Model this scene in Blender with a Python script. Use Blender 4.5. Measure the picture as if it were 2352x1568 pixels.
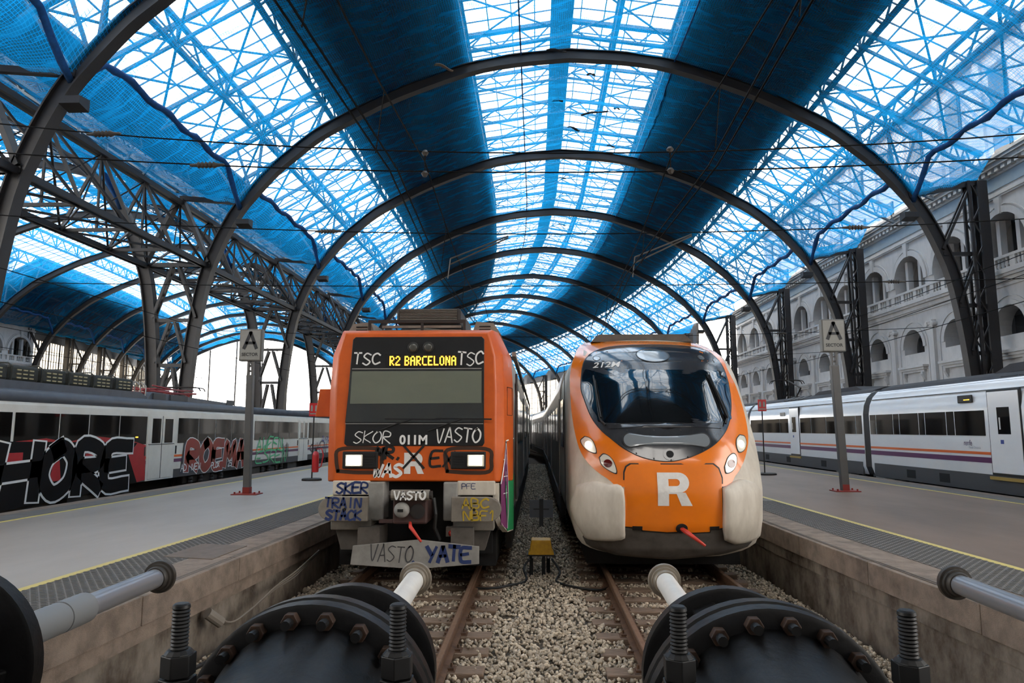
import bpy, math, random
import numpy as np
from mathutils import Vector, Matrix

# ------------------------------------------------------------------ scene
scene = bpy.context.scene
for o in list(bpy.data.objects):
    bpy.data.objects.remove(o)
COL = scene.collection
random.seed(7)

# camera: eye 2.2 m above the rail heads, on the concourse between two tracks
cam_data = bpy.data.cameras.new('camera')
cam = bpy.data.objects.new('camera', cam_data)
COL.objects.link(cam)
cam_data.sensor_width = 36.0
cam_data.lens = 24.49
cam_data.clip_end = 2000
cam.location = (0, 0, 2.2)
cam.rotation_euler = (math.pi / 2 + math.atan(202 / 1600.0), 0, 0.03535)
scene.camera = cam

# overcast sky
world = bpy.data.worlds.new('overcast_sky')
scene.world = world
world.use_nodes = True
wn = world.node_tree.nodes
wn['Background'].inputs[0].default_value = (1.0, 0.955, 0.895, 1)
wn['Background'].inputs[1].default_value = 3.2

vs = scene.view_settings
vs.view_transform = 'Standard'
vs.look = 'None'
vs.exposure = 1.25
vs.gamma = 1.0
vs.use_curve_mapping = False
scene.cycles.max_bounces = 6
scene.cycles.diffuse_bounces = 3
scene.cycles.glossy_bounces = 3
scene.cycles.transparent_max_bounces = 12
scene.cycles.use_adaptive_sampling = True
scene.cycles.adaptive_threshold = 0.03
scene.cycles.caustics_reflective = False
scene.cycles.caustics_refractive = False

# ------------------------------------------------------------------ materials
def lin(c):
    return tuple((v / 255 / 12.92) if v <= 10 else (((v / 255 + .055) / 1.055) ** 2.4) for v in c)

MATS = {}
def mat(name, rgb, rough=.6, metal=0.0, var=0.0, vscale=3.0, bump=0.0, bscale=20.0, spec=.5,
        rgb2=None, emit=0.0, coat=0.0, stretch=(1, 1, 1), island=0.0):
    """procedural surface: base colour, noise mottling towards rgb2, fine bump"""
    if name in MATS:
        return MATS[name]
    m = bpy.data.materials.new(name)
    m.use_nodes = True
    nt = m.node_tree; N = nt.nodes; L = nt.links
    b = N['Principled BSDF']
    c = lin(rgb)
    b.inputs['Base Color'].default_value = (*c, 1)
    b.inputs['Roughness'].default_value = rough
    b.inputs['Metallic'].default_value = metal
    b.inputs['Specular IOR Level'].default_value = spec
    b.inputs['Coat Weight'].default_value = coat
    b.inputs['Coat Roughness'].default_value = .08
    if emit:
        b.inputs['Emission Color'].default_value = (*c, 1)
        b.inputs['Emission Strength'].default_value = emit
    if var or bump or island:
        tc = N.new('ShaderNodeTexCoord')
        mp = N.new('ShaderNodeMapping'); mp.inputs['Scale'].default_value = stretch
        L.new(tc.outputs['Object'], mp.inputs['Vector'])
    if var:
        c2 = lin(rgb2) if rgb2 else tuple(x * .45 for x in c)
        nz = N.new('ShaderNodeTexNoise'); nz.inputs['Scale'].default_value = vscale
        nz.inputs['Detail'].default_value = 6; nz.inputs['Roughness'].default_value = .65
        L.new(mp.outputs[0], nz.inputs['Vector'])
        rp = N.new('ShaderNodeValToRGB')
        rp.color_ramp.elements[0].position = .38; rp.color_ramp.elements[1].position = .68
        rp.color_ramp.elements[0].color = (0, 0, 0, 1); rp.color_ramp.elements[1].color = (var, var, var, 1)
        L.new(nz.outputs['Fac'], rp.inputs[0])
        mx = N.new('ShaderNodeMix'); mx.data_type = 'RGBA'
        mx.inputs[6].default_value = (*c, 1); mx.inputs[7].default_value = (*c2, 1)
        L.new(rp.outputs[0], mx.inputs[0])
        out = mx.outputs[2]
        L.new(out, b.inputs['Base Color'])
    if island:
        ge = N.new('ShaderNodeNewGeometry'); oi = N.new('ShaderNodeObjectInfo')
        ad = N.new('ShaderNodeMath'); ad.operation = 'ADD'
        L.new(ge.outputs['Random Per Island'], ad.inputs[0]); L.new(oi.outputs['Random'], ad.inputs[1])
        fr = N.new('ShaderNodeMath'); fr.operation = 'FRACT'; L.new(ad.outputs[0], fr.inputs[0])
        mr = N.new('ShaderNodeMapRange'); mr.inputs[3].default_value = 1 - island; mr.inputs[4].default_value = 1 + island * .75
        L.new(fr.outputs[0], mr.inputs[0])
        hv = N.new('ShaderNodeHueSaturation')
        L.new(mr.outputs[0], hv.inputs['Value'])
        if var: L.new(out, hv.inputs['Color'])
        else: hv.inputs['Color'].default_value = (*c, 1)
        L.new(hv.outputs[0], b.inputs['Base Color'])
    if bump:
        n2 = N.new('ShaderNodeTexNoise'); n2.inputs['Scale'].default_value = bscale
        n2.inputs['Detail'].default_value = 4
        L.new(mp.outputs[0], n2.inputs['Vector'])
        bp = N.new('ShaderNodeBump'); bp.inputs['Strength'].default_value = bump
        bp.inputs['Distance'].default_value = .02
        L.new(n2.outputs['Fac'], bp.inputs['Height']); L.new(bp.outputs[0], b.inputs['Normal'])
    MATS[name] = m
    return m

def pane_mat(name, rgb, transp, rough=.05, milky=0.0):
    """thin glass sheet: transparent + gloss, optionally milky"""
    if name in MATS: return MATS[name]
    m = bpy.data.materials.new(name); m.use_nodes = True
    N = m.node_tree.nodes; L = m.node_tree.links
    N.remove(N['Principled BSDF'])
    tr = N.new('ShaderNodeBsdfTransparent'); tr.inputs[0].default_value = (*lin(rgb), 1)
    gl = N.new('ShaderNodeBsdfGlossy'); gl.inputs['Roughness'].default_value = rough
    mx = N.new('ShaderNodeMixShader'); mx.inputs[0].default_value = transp
    L.new(gl.outputs[0], mx.inputs[1]); L.new(tr.outputs[0], mx.inputs[2])
    last = mx
    if milky:
        tl = N.new('ShaderNodeBsdfTranslucent'); tl.inputs[0].default_value = (*lin(rgb), 1)
        m2 = N.new('ShaderNodeMixShader'); m2.inputs[0].default_value = milky
        L.new(mx.outputs[0], m2.inputs[1]); L.new(tl.outputs[0], m2.inputs[2]); last = m2
    L.new(last.outputs[0], N['Material Output'].inputs[0])
    MATS[name] = m
    return m

def net_mat(name, rgb, cov=.32, fold=.5):
    """blue woven debris netting: open mesh, denser where it folds; lets light through"""
    m = bpy.data.materials.new(name); m.use_nodes = True
    N = m.node_tree.nodes; L = m.node_tree.links
    N.remove(N['Principled BSDF'])
    c = lin(rgb)
    uv = N.new('ShaderNodeUVMap')
    sx = N.new('ShaderNodeSeparateXYZ'); L.new(uv.outputs[0], sx.inputs[0])
    def M(op, a, b=None):
        n = N.new('ShaderNodeMath'); n.operation = op
        for i, v in enumerate((a, b)):
            if v is None: continue
            if isinstance(v, (int, float)): n.inputs[i].default_value = v
            else: L.new(v, n.inputs[i])
        return n.outputs[0]
    gu = M('LESS_THAN', M('FRACT', M('MULTIPLY', sx.outputs[0], 11.0)), .17)
    gv = M('LESS_THAN', M('FRACT', M('MULTIPLY', sx.outputs[1], 11.0)), .17)
    grid = M('MAXIMUM', gu, gv)
    mp = N.new('ShaderNodeMapping'); mp.inputs['Scale'].default_value = (.42, 1.9, 1); mp.inputs['Rotation'].default_value = (0, 0, .12)
    L.new(uv.outputs[0], mp.inputs[0])
    nz = N.new('ShaderNodeTexNoise'); nz.inputs['Scale'].default_value = 1.4; nz.inputs['Detail'].default_value = 5
    nz.inputs['Roughness'].default_value = .6; nz.inputs['Distortion'].default_value = .6
    L.new(mp.outputs[0], nz.inputs['Vector'])
    rp = N.new('ShaderNodeMapRange'); rp.inputs[1].default_value = .47; rp.inputs[2].default_value = .78
    rp.inputs[3].default_value = 0.0; rp.inputs[4].default_value = fold
    L.new(nz.outputs['Fac'], rp.inputs[0])
    fac = M('MINIMUM', M('ADD', M('ADD', M('MULTIPLY', grid, .30), cov), rp.outputs[0]), .97)
    bp = N.new('ShaderNodeBump'); bp.inputs['Strength'].default_value = .55; bp.inputs['Distance'].default_value = .12
    L.new(nz.outputs['Fac'], bp.inputs['Height'])
    df = N.new('ShaderNodeBsdfDiffuse'); df.inputs[0].default_value = (*c, 1); L.new(bp.outputs[0], df.inputs['Normal'])
    tl = N.new('ShaderNodeBsdfTranslucent'); tl.inputs[0].default_value = (*c, 1); L.new(bp.outputs[0], tl.inputs['Normal'])
    mx = N.new('ShaderNodeMixShader'); mx.inputs[0].default_value = .78
    L.new(df.outputs[0], mx.inputs[1]); L.new(tl.outputs[0], mx.inputs[2])
    tr = N.new('ShaderNodeBsdfTransparent')
    m2 = N.new('ShaderNodeMixShader'); L.new(fac, m2.inputs[0])
    L.new(tr.outputs[0], m2.inputs[1]); L.new(mx.outputs[0], m2.inputs[2])
    L.new(m2.outputs[0], N['Material Output'].inputs[0])
    MATS[name] = m
    return m

# ------------------------------------------------------------------ mesh builder
def V3(p): return Vector(p)
class MB:
    def __init__(s): s.v = []; s.f = []; s.uv = None
    def add(s, vs, fs):
        b = len(s.v); s.v.extend([tuple(p) for p in vs]); s.f.extend([tuple(i + b for i in f) for f in fs]); return s
    def box(s, lo, hi):
        x0, y0, z0 = lo; x1, y1, z1 = hi
        return s.add([(x0,y0,z0),(x1,y0,z0),(x1,y1,z0),(x0,y1,z0),(x0,y0,z1),(x1,y0,z1),(x1,y1,z1),(x0,y1,z1)],
              [(0,3,2,1),(4,5,6,7),(0,1,5,4),(1,2,6,5),(2,3,7,6),(3,0,4,7)])
    def bar(s, p, q, w, h=None, up=(0, 0, 1)):
        h = h or w
        p = V3(p); q = V3(q); d = (q - p)
        if d.length < 1e-6: return s
        d.normalize(); u = V3(up)
        if abs(d.dot(u)) > .98: u = V3((1, 0, 0)) if abs(d.x) < .9 else V3((0, 1, 0))
        r = d.cross(u).normalized() * (w / 2); u2 = r.cross(d).normalized() * (h / 2)
        return s.add([p-r-u2, p+r-u2, p+r+u2, p-r+u2, q-r-u2, q+r-u2, q+r+u2, q-r+u2],
              [(0,3,2,1),(4,5,6,7),(0,1,5,4),(1,2,6,5),(2,3,7,6),(3,0,4,7)])
    def tube(s, path, r, n=8, cap=True):
        path = [V3(p) for p in path]; k = len(path)
        rs = r if isinstance(r, (list, tuple)) else [r] * k
        vs = []; fs = []; prev = None
        for i, p in enumerate(path):
            d = (path[min(i+1, k-1)] - path[max(i-1, 0)])
            if d.length < 1e-9: d = V3((0, 0, 1))
            d.normalize()
            if prev is None:
                a = V3((0, 0, 1)) if abs(d.z) < .9 else V3((1, 0, 0))
                e1 = d.cross(a).normalized()
            else:
                e1 = (prev - d * prev.dot(d))
                e1 = e1.normalized() if e1.length > 1e-6 else d.orthogonal().normalized()
            prev = e1; e2 = d.cross(e1)
            for j in range(n):
                t = 2 * math.pi * j / n
                vs.append(p + (e1 * math.cos(t) + e2 * math.sin(t)) * rs[i])
        for i in range(k-1):
            for j in range(n):
                a = i*n+j; b = i*n+(j+1) % n
                fs.append((a, b, b+n, a+n))
        if cap:
            fs.append(tuple(range(n-1, -1, -1))); fs.append(tuple((k-1)*n+j for j in range(n)))
        return s.add(vs, fs)
    def lathe(s, prof, origin=(0,0,0), axis=(0,1,0), n=32):
        """prof: list of (distance along axis, radius)"""
        o = V3(origin); d = V3(axis).normalized()
        return s.tube([o + d*a for a, _ in prof], [max(r, 1e-4) for _, r in prof], n) if all(
            abs(prof[i][0]-prof[i+1][0]) > 1e-7 for i in range(len(prof)-1)) else s._lathe(prof, o, d, n)
    def _lathe(s, prof, o, d, n):
        a = V3((0,0,1)) if abs(d.z) < .9 else V3((1,0,0))
        e1 = d.cross(a).normalized(); e2 = d.cross(e1); vs = []; fs = []
        for t, r in prof:
            for j in range(n):
                q = 2*math.pi*j/n
                vs.append(o + d*t + (e1*math.cos(q) + e2*math.sin(q))*max(r, 1e-4))
        for i in range(len(prof)-1):
            for j in range(n):
                p = i*n+j; q = i*n+(j+1) % n
                fs.append((p, q, q+n, p+n))
        fs.append(tuple(range(n-1,-1,-1))); k = len(prof); fs.append(tuple((k-1)*n+j for j in range(n)))
        return s.add(vs, fs)
    def prism(s, poly, f0, f1):
        """poly list of 2-D points; f0/f1 map a 2-D point to 3-D on either side"""
        n = len(poly); vs = [f0(*p) for p in poly] + [f1(*p) for p in poly]
        fs = [tuple(range(n)), tuple(range(2*n-1, n-1, -1))]
        fs += [(i, i+n, (i+1) % n+n, (i+1) % n) for i in range(n)]
        return s.add(vs, fs)
    def star(s, pts, ctr, rings, fn, skirt=None):
        """fill of a star-shaped outline, each point mapped onto a curved surface by fn(a,b)"""
        n = len(pts); vs = []; fs = []
        ss = [1 - i/rings for i in range(rings)]
        for k in ss:
            for a, b in pts: vs.append(fn(ctr[0]+(a-ctr[0])*k, ctr[1]+(b-ctr[1])*k))
        vs.append(fn(*ctr)); c = len(vs)-1
        for i in range(rings-1):
            for j in range(n):
                a = i*n+j; b = i*n+(j+1) % n
                fs.append((a, b, b+n, a+n))
        for j in range(n): fs.append(((rings-1)*n+j, (rings-1)*n+(j+1) % n, c))
        if skirt:
            b0 = len(vs)
            for a, b in pts: vs.append(skirt(a, b))
            for j in range(n): fs.append((j, b0+j, b0+(j+1) % n, (j+1) % n))
        return s.add(vs, fs)
    def ribbon(s, pts, w, fn, off=0.0):
        """flat painted stroke through 2-D points, mapped by fn(a,b,off)"""
        n = len(pts)
        if n < 2: return s
        vs = []; P = [V3((a, b, 0)) for a, b in pts]
        for i in range(n):
            d = (P[min(i+1, n-1)] - P[max(i-1, 0)])
            if d.length < 1e-7: d = V3((1, 0, 0))
            d.normalize(); nn = V3((-d.y, d.x, 0))*(w/2)
            e = d*(w/2)*(-1 if i == 0 else (1 if i == n-1 else 0))*.7
            a = P[i]+nn+e; b = P[i]-nn+e
            vs += [fn(a.x, a.y, off), fn(b.x, b.y, off)]
        return s.add(vs, [(2*i, 2*i+1, 2*i+3, 2*i+2) for i in range(n-1)])
    def build(s, name, m, parent=None, smooth=False, bevel=0.0, autosmooth=False, solid=0.0, fix=True):
        me = bpy.data.meshes.new(name)
        org = V3(ORG.get(parent.name, (0,0,0))) if parent else V3((0,0,0))
        me.from_pydata([V3(p) - org for p in s.v], [], s.f)
        me.update()
        if fix:
            import bmesh
            bm = bmesh.new(); bm.from_mesh(me)
            bmesh.ops.recalc_face_normals(bm, faces=bm.faces); bm.to_mesh(me); bm.free()
        for mm in (m if isinstance(m, (list, tuple)) else [m]): me.materials.append(mm)
        if smooth:
            me.shade_smooth()
        if autosmooth:
            me.shade_smooth()
            try: me.set_sharp_from_angle(angle=.6)
            except Exception: pass
        o = bpy.data.objects.new(name, me); COL.objects.link(o)
        if parent:
            o.parent = parent; ORG[o.name] = tuple(org)
        if bevel:
            bv = o.modifiers.new('bevel', 'BEVEL'); bv.width = bevel; bv.segments = 2; bv.limit_method = 'ANGLE'
        if solid:
            sm = o.modifiers.new('solid', 'SOLIDIFY'); sm.thickness = solid; sm.offset = -1
        return o
ORG = {}
def thing(name, label, cat, loc=(0,0,0), group=None, kind=None):
    o = bpy.data.objects.new(name, None); COL.objects.link(o)
    o.location = loc; o.empty_display_size = .2; ORG[o.name] = tuple(loc)
    if kind: o['kind'] = kind
    if label: o['label'] = label
    if cat: o['category'] = cat
    if group: o['group'] = group
    return o
def tag(o, label, cat, group=None, kind=None):
    o['label'] = label
    if cat: o['category'] = cat
    if group: o['group'] = group
    if kind: o['kind'] = kind
    return o
def struct(o, label=None):
    o['kind'] = 'structure'
    if label: o['label'] = label
    return o
def inst(o, name, parent, d=(0,0,0), rz=0.0):
    """another part sharing mesh data, moved by d in the thing's frame"""
    c = o.copy(); c.name = name; COL.objects.link(c); c.parent = parent
    c.location = V3(o.location) + V3(d)
    if rz: c.rotation_euler = (0, 0, rz)
    return c
def text_mesh(txt, size, bold=0.0, shear=0.0, space=1.0):
    """lettering from the built-in typeface as 2-D triangles; returns verts, faces, width"""
    cu = bpy.data.curves.new('t', 'FONT'); cu.body = txt; cu.size = size; cu.offset = bold
    cu.shear = shear; cu.space_character = space; cu.resolution_u = 4
    o = bpy.data.objects.new('t', cu); COL.objects.link(o)
    dg = bpy.context.evaluated_depsgraph_get(); dg.update()
    me = o.evaluated_get(dg).to_mesh()
    vs = [tuple(v.co) for v in me.vertices]; fs = [tuple(p.vertices) for p in me.polygons]
    o.evaluated_get(dg).to_mesh_clear()
    bpy.data.objects.remove(o); bpy.data.curves.remove(cu)
    xs = [v[0] for v in vs]; ys = [v[1] for v in vs]
    return [(v[0]-min(xs), v[1]-min(ys)) for v in vs], fs, max(xs)-min(xs), max(ys)-min(ys)
def put_text(mb, txt, x0, z0, w, h, fn, bold=0.0, shear=0.0, off=0.0, space=1.0):
    vs, fs, tw, th = text_mesh(txt, 1.0, bold, shear, space)
    mb.add([fn(x0 + a/tw*w, z0 + b/th*h, off) for a, b in vs], fs)
# hand-drawn capitals as pen strokes in a unit box
PEN = {
 'A': [[(0,0),(.45,1),(.55,1),(1,0)],[(.2,.38),(.8,.38)]], 'B': [[(0,0),(0,1),(.7,.95),(.75,.6),(.1,.52),(.9,.42),(.85,.05),(0,0)]],
 'C': [[(1,.85),(.6,1),(.1,.75),(0,.35),(.35,0),(1,.15)]], 'D': [[(0,0),(0,1),(.7,.9),(1,.5),(.7,.1),(0,0)]],
 'E': [[(1,1),(0,.95),(0,.05),(1,0)],[(0,.52),(.75,.55)]], 'F': [[(1,1),(0,.95),(0,0)],[(0,.52),(.75,.55)]],
 'G': [[(1,.85),(.5,1),(0,.5),(.4,0),(1,.2),(.95,.5),(.55,.48)]], 'H': [[(0,0),(.05,1)],[(1,0),(.95,1)],[(0,.5),(1,.55)]],
 'I': [[(.5,0),(.5,1)]], 'K': [[(0,0),(0,1)],[(1,1),(.05,.48),(1,0)]], 'L': [[(0,1),(0,0),(1,.05)]],
 'M': [[(0,0),(.1,1),(.5,.35),(.9,1),(1,0)]], 'N': [[(0,0),(.05,1),(.9,.05),(1,1)]],
 'O': [[(.5,1),(.08,.75),(0,.35),(.4,0),(.9,.2),(1,.65),(.75,.93),(.5,1),(.3,.92)]], 'P': [[(0,0),(0,1),(.9,.9),(.9,.55),(.05,.45)]],
 'R': [[(0,0),(0,1),(.85,.92),(.85,.58),(.05,.5),(1,0)]], 'S': [[(1,.9),(.45,1),(.05,.75),(.5,.52),(.95,.3),(.5,0),(0,.12)]],
 'T': [[(0,1),(1,.95)],[(.5,1),(.45,0)]], 'V': [[(0,1),(.45,0),(1,1)]], 'W': [[(0,1),(.25,0),(.5,.6),(.75,0),(1,1)]],
 'X': [[(0,0),(1,1)],[(0,1),(1,0)]], 'Y': [[(0,1),(.5,.5)],[(1,1),(.35,0)]], '1': [[(.2,.75),(.55,1),(.5,0)]],
 '2': [[(0,.8),(.5,1),(.9,.7),(0,0),(1,.03)]], '5': [[(1,1),(.15,.97),(.1,.55),(.8,.55),(.9,.2),(.4,0),(0,.1)]],
 '6': [[(.9,1),(.2,.7),(0,.3),(.5,0),(.95,.25),(.6,.5),(.1,.35)]], '.': [[(.4,0),(.5,.08)]], '-': [[(.1,.5),(.9,.55)]]}
def smooth2(pts, k=5):
    if len(pts) < 3: return [tuple(pts[0]) if i == 0 else tuple(np.array(pts[0])+(np.array(pts[1])-np.array(pts[0]))*i/k) for i in range(k+1)]
    P = [np.array(p, float) for p in pts]; P = [2*P[0]-P[1]] + P + [2*P[-1]-P[-2]]; out = []
    for i in range(1, len(P)-2):
        for j in range(k):
            t = j/k; a, b, c, d = P[i-1:i+3]
            out.append(tuple(.5*((2*b)+(-a+c)*t+(2*a-5*b+4*c-d)*t*t+(-a+3*b-3*c+d)*t**3)))
    out.append(tuple(P[-2])); return out
def scrawl(mb, txt, x0, z0, w, h, sw, fn, off=.0, seed=1, gap=.25, lean=0.0, jit=.06):
    """spray-can lettering"""
    r = random.Random(seed); n = len(txt); cw = w/(n+gap*(n-1))
    for i, ch in enumerate(txt):
        if ch not in PEN: continue
        ox = x0 + i*cw*(1+gap); dz = (r.random()-.5)*h*.12
        for st in PEN[ch]:
            pts = [(ox + (a + lean*b + (r.random()-.5)*jit)*cw, z0+dz+(b+(r.random()-.5)*jit)*h) for a, b in st]
            mb.ribbon(smooth2(pts), sw*(.8+.4*r.random()), fn, off + i*.0002)
# ------------------------------------------------------------------ alignment of tracks and shed (straight, then bending left)
S0, RAD = 47.0, 230.0
def path(s, t, z=0.0):
    """s metres down the line, t metres to the right of the eye line"""
    if s <= S0: return Vector((t, s, z))
    a = (s-S0)/RAD
    return Vector((-RAD+(RAD+t)*math.cos(a), S0+(RAD+t)*math.sin(a), z))
def heading(s): return 0.0 if s <= S0 else (s-S0)/RAD
BAY = 11.5
ARCH = [18.5+BAY*i for i in range(-2, 13)]     # -4.5 .. 156.5
CT = 1.55                                      # shed axis
CL = -33.75                                    # axis of the neighbouring shed
# ================================================================== materials used all over
STEEL = mat('painted_steel', (27, 25, 28), .5, .0, var=.5, vscale=2.5, rgb2=(18, 16, 17), bump=.15, bscale=40)
STEEL2 = mat('painted_steel_brown', (46, 42, 41), .6, .0, var=.5, vscale=3, rgb2=(30, 27, 26))
RUST = mat('rusted_rail', (106, 78, 58), .65, .1, var=.8, vscale=9, rgb2=(66, 48, 38), bump=.2, bscale=60)
RAILTOP = mat('worn_rail_head', (136, 110, 90), .4, .3, var=.7, vscale=12, rgb2=(110, 78, 58))
WOOD = mat('weathered_sleeper', (140, 118, 100), .85, var=.8, vscale=6, rgb2=(92, 76, 64), bump=.4, bscale=30, stretch=(1, 6, 6))
STONE = mat('ballast_stone', (194, 180, 160), .9, var=.6, vscale=14, rgb2=(132, 114, 96), bump=.25, bscale=60, island=.45)
DIRT = mat('ballast_dirt', (92, 82, 70), .95, var=.8, vscale=30, rgb2=(70, 62, 54), bump=.9, bscale=45)  # bed darkened so the gaps between stones look shaded
DECK_L = mat('platform_terrazzo', (166, 158, 149), .5, var=.6, vscale=.5, rgb2=(138, 127, 116), bump=.05, bscale=60, stretch=(1, .35, 1))
DECK_R = mat('platform_terrazzo_brown', (124, 102, 86), .5, var=.8, vscale=.6, rgb2=(90, 73, 60), bump=.05, bscale=60, stretch=(1, .35, 1))
COPE = mat('coping_concrete', (142, 126, 112), .8, var=.8, vscale=4, rgb2=(92, 80, 70), bump=.35, bscale=90)
COPEJ = mat('coping_band_dark', (104, 94, 86), .8, var=.5, vscale=8)
PLASTER = mat('stained_platform_wall', (130, 120, 108), .9, var=1.0, vscale=2.6, rgb2=(58, 46, 36), bump=.6, bscale=14, stretch=(1, 1, .7))
TACT = mat('tactile_tile', (112, 108, 104), .8, var=.4, vscale=4)
TACTH = mat('tactile_stud', (84, 82, 80), .7)
YEL = mat('yellow_line_paint', (206, 188, 112), .6, var=.5, vscale=6, rgb2=(190, 168, 96))
BLACKR = mat('black_rubber', (22, 22, 23), .6)
DKMET = mat('dark_machinery', (38, 36, 36), .6, .2, var=.5, vscale=8, rgb2=(60, 50, 44))

# ================================================================== track bed
g = MB()
g.box((-60, -12, -1.2), (40, 240, -.62))
ground = struct(g.build('ground', DIRT), 'dark earth below the tracks and platforms')
bed = thing('track_bed', 'grey ballast bed between the two platforms', None, (0, 8, -.62), kind='structure')
g = MB()
xs = [-3.62, -3.2, -2.7, -1.8, -.95, -.3, .1, .6, 1.1, 1.98, 2.86, 3.3, 3.95]
zz = [-.36, -.27, -.24, -.24, -.24, -.22, -.21, -.22, -.24, -.24, -.24, -.3, -.42]
ys = [-2, 4, 8, 12, 16, 20, 26, 32, 40, 50]
for j in range(len(ys)):
    for i in range(len(xs)):
        g.v.append((xs[i], ys[j], zz[i]))
for j in range(len(ys)-1):
    for i in range(len(xs)-1):
        a = j*len(xs)+i; g.f.append((a, a+1, a+1+len(xs), a+len(xs)))
for i in range(len(xs)-1): pass
g.build('ballast_bed', DIRT, bed, solid=.2)
bedz = lambda x: float(np.interp(x, xs, zz))

# ballast stones ------------------------------------------------------------------
ICO = []
ph = (1+5**.5)/2
for a in (-1, 1):
    for b in (-ph, ph): ICO += [(0, a, b), (a, b, 0), (b, 0, a)]
ICO = np.array(ICO)/math.sqrt(1+ph*ph)
def ico_faces():
    fs = []
    for i in range(12):
        for j in range(i+1, 12):
            for k in range(j+1, 12):
                d = [np.linalg.norm(ICO[i]-ICO[j]), np.linalg.norm(ICO[j]-ICO[k]), np.linalg.norm(ICO[i]-ICO[k])]
                if max(d) < 1.2:
                    n = np.cross(ICO[j]-ICO[i], ICO[k]-ICO[i])
                    fs.append((i, j, k) if np.dot(n, ICO[i]) > 0 else (i, k, j))
    return np.array(fs)
ICOF = ico_faces()
rng = np.random.default_rng(5)
def stone_cloud(P, size):
    n = len(P)
    base = ICO[None]*(.45+.7*rng.random((n, 12, 1)))
    sc = size[:, None, None]*(.5+.55*rng.random((n, 1, 3)))*np.array([1, 1, .8])
    v = base*sc
    ax = rng.normal(size=(n, 3)); ax /= np.linalg.norm(ax, axis=1)[:, None]
    th = rng.random(n)*6.28
    K = np.zeros((n, 3, 3))
    K[:, 0, 1] = -ax[:, 2]; K[:, 0, 2] = ax[:, 1]; K[:, 1, 0] = ax[:, 2]; K[:, 1, 2] = -ax[:, 0]; K[:, 2, 0] = -ax[:, 1]; K[:, 2, 1] = ax[:, 0]
    R = np.eye(3)+np.sin(th)[:, None, None]*K+(1-np.cos(th))[:, None, None]*(K@K)
    v = np.einsum('nij,nkj->nki', R, v)+P[:, None]
    return v
def mesh_np(name, v, m, parent=None):
    n = v.shape[0]
    V = v.reshape(-1, 3)
    org = ORG.get(parent.name, (0, 0, 0)) if parent else (0, 0, 0)
    V = V-np.array(org)
    F = (ICOF[None]+12*np.arange(n)[:, None, None]).reshape(-1, 3)
    me = bpy.data.meshes.new(name)
    me.vertices.add(len(V)); me.vertices.foreach_set('co', V.ravel())
    me.loops.add(F.size); me.loops.foreach_set('vertex_index', F.ravel().astype(np.int32))
    me.polygons.add(len(F)); me.polygons.foreach_set('loop_start', np.arange(0, F.size, 3, dtype=np.int32))
    me.polygons.foreach_set('loop_total', np.full(len(F), 3, dtype=np.int32))
    me.update(); me.validate(); me.materials.append(m)
    o = bpy.data.objects.new(name, me); COL.objects.link(o)
    if parent: o.parent = parent; ORG[o.name] = org
    return o
pts = []
def strew(x0, x1, y0, y1, dens):
    n = int((x1-x0)*(y1-y0)*dens)
    p = np.stack([x0+(x1-x0)*rng.random(n), y0+(y1-y0)*rng.random(n)], 1)
    pts.append(p)
strew(-3.7, 3.95, 2.6, 8, 640); strew(-3.7, 3.95, 8, 12.5, 480); strew(-3.7, -2.6, 12.5, 16, 170)
strew(-.9, 1.1, 12.5, 20, 360); strew(-.6, .9, 20, 34, 120); strew(-.7, .8, 34, 49, 60); strew(2.8, 3.9, 12.5, 16, 170)
p = np.concatenate(pts)
keep = np.ones(len(p), bool)
for xr in (-2.705, -.955, 1.085, 2.865): keep &= ~(np.abs(p[:, 0]-xr) < .085)
onsl = np.zeros(len(p), bool)
SLEEP = [3.05+.6*i for i in range(60)]
for tc in (-1.83, 1.975):
    inx = np.abs(p[:, 0]-tc) < 1.3
    dy = np.abs(((p[:, 1]-3.05+.3) % .6)-.3)
    onsl |= inx & (dy < .125)
dr = np.min(np.abs(p[:, :1]-np.array([[-2.705, -.955, 1.085, 2.865]])), axis=1)
keep &= ~(onsl & (rng.random(len(p)) < np.where(dr < .55, .95, .35)))
p = p[keep]
onsl = onsl[keep]
z = np.array([bedz(x) for x in p[:, 0]])+np.where(onsl, .07, 0)
near = np.minimum(1, np.maximum(0, (np.abs(np.abs(p[:, 0]+.0)-1.9)-1.2)))*.0
size = .024+.024*rng.random(len(p))
Pz = np.stack([p[:, 0], p[:, 1], z+.02+.03*rng.random(len(p))], 1)
order = np.argsort(p[:, 1])
vis = [i for i in order if -.85 < p[i, 0] < 1.0 and p[i, 1] > 5.6][:300]
rest = np.ones(len(p), bool); rest[vis] = False
so = mesh_np('ballast_stones', stone_cloud(Pz[rest], size[rest]), STONE, bed); so['kind'] = 'stuff'
protos = []
for k in range(8):
    protos.append(mesh_np('ballast_stone', stone_cloud(np.array([ORG[bed.name]], float), np.array([.042])), STONE, bed))
for n, i in enumerate(vis):
    o = protos[n % 8] if n < 8 else inst(protos[n % 8], 'ballast_stone', bed)
    o.location = Pz[i]-np.array(ORG[bed.name]); o.rotation_euler = tuple(rng.random(3)*6)
    s_ = .8+.4*rng.random(); o.scale = (s_, s_, s_)

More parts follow.
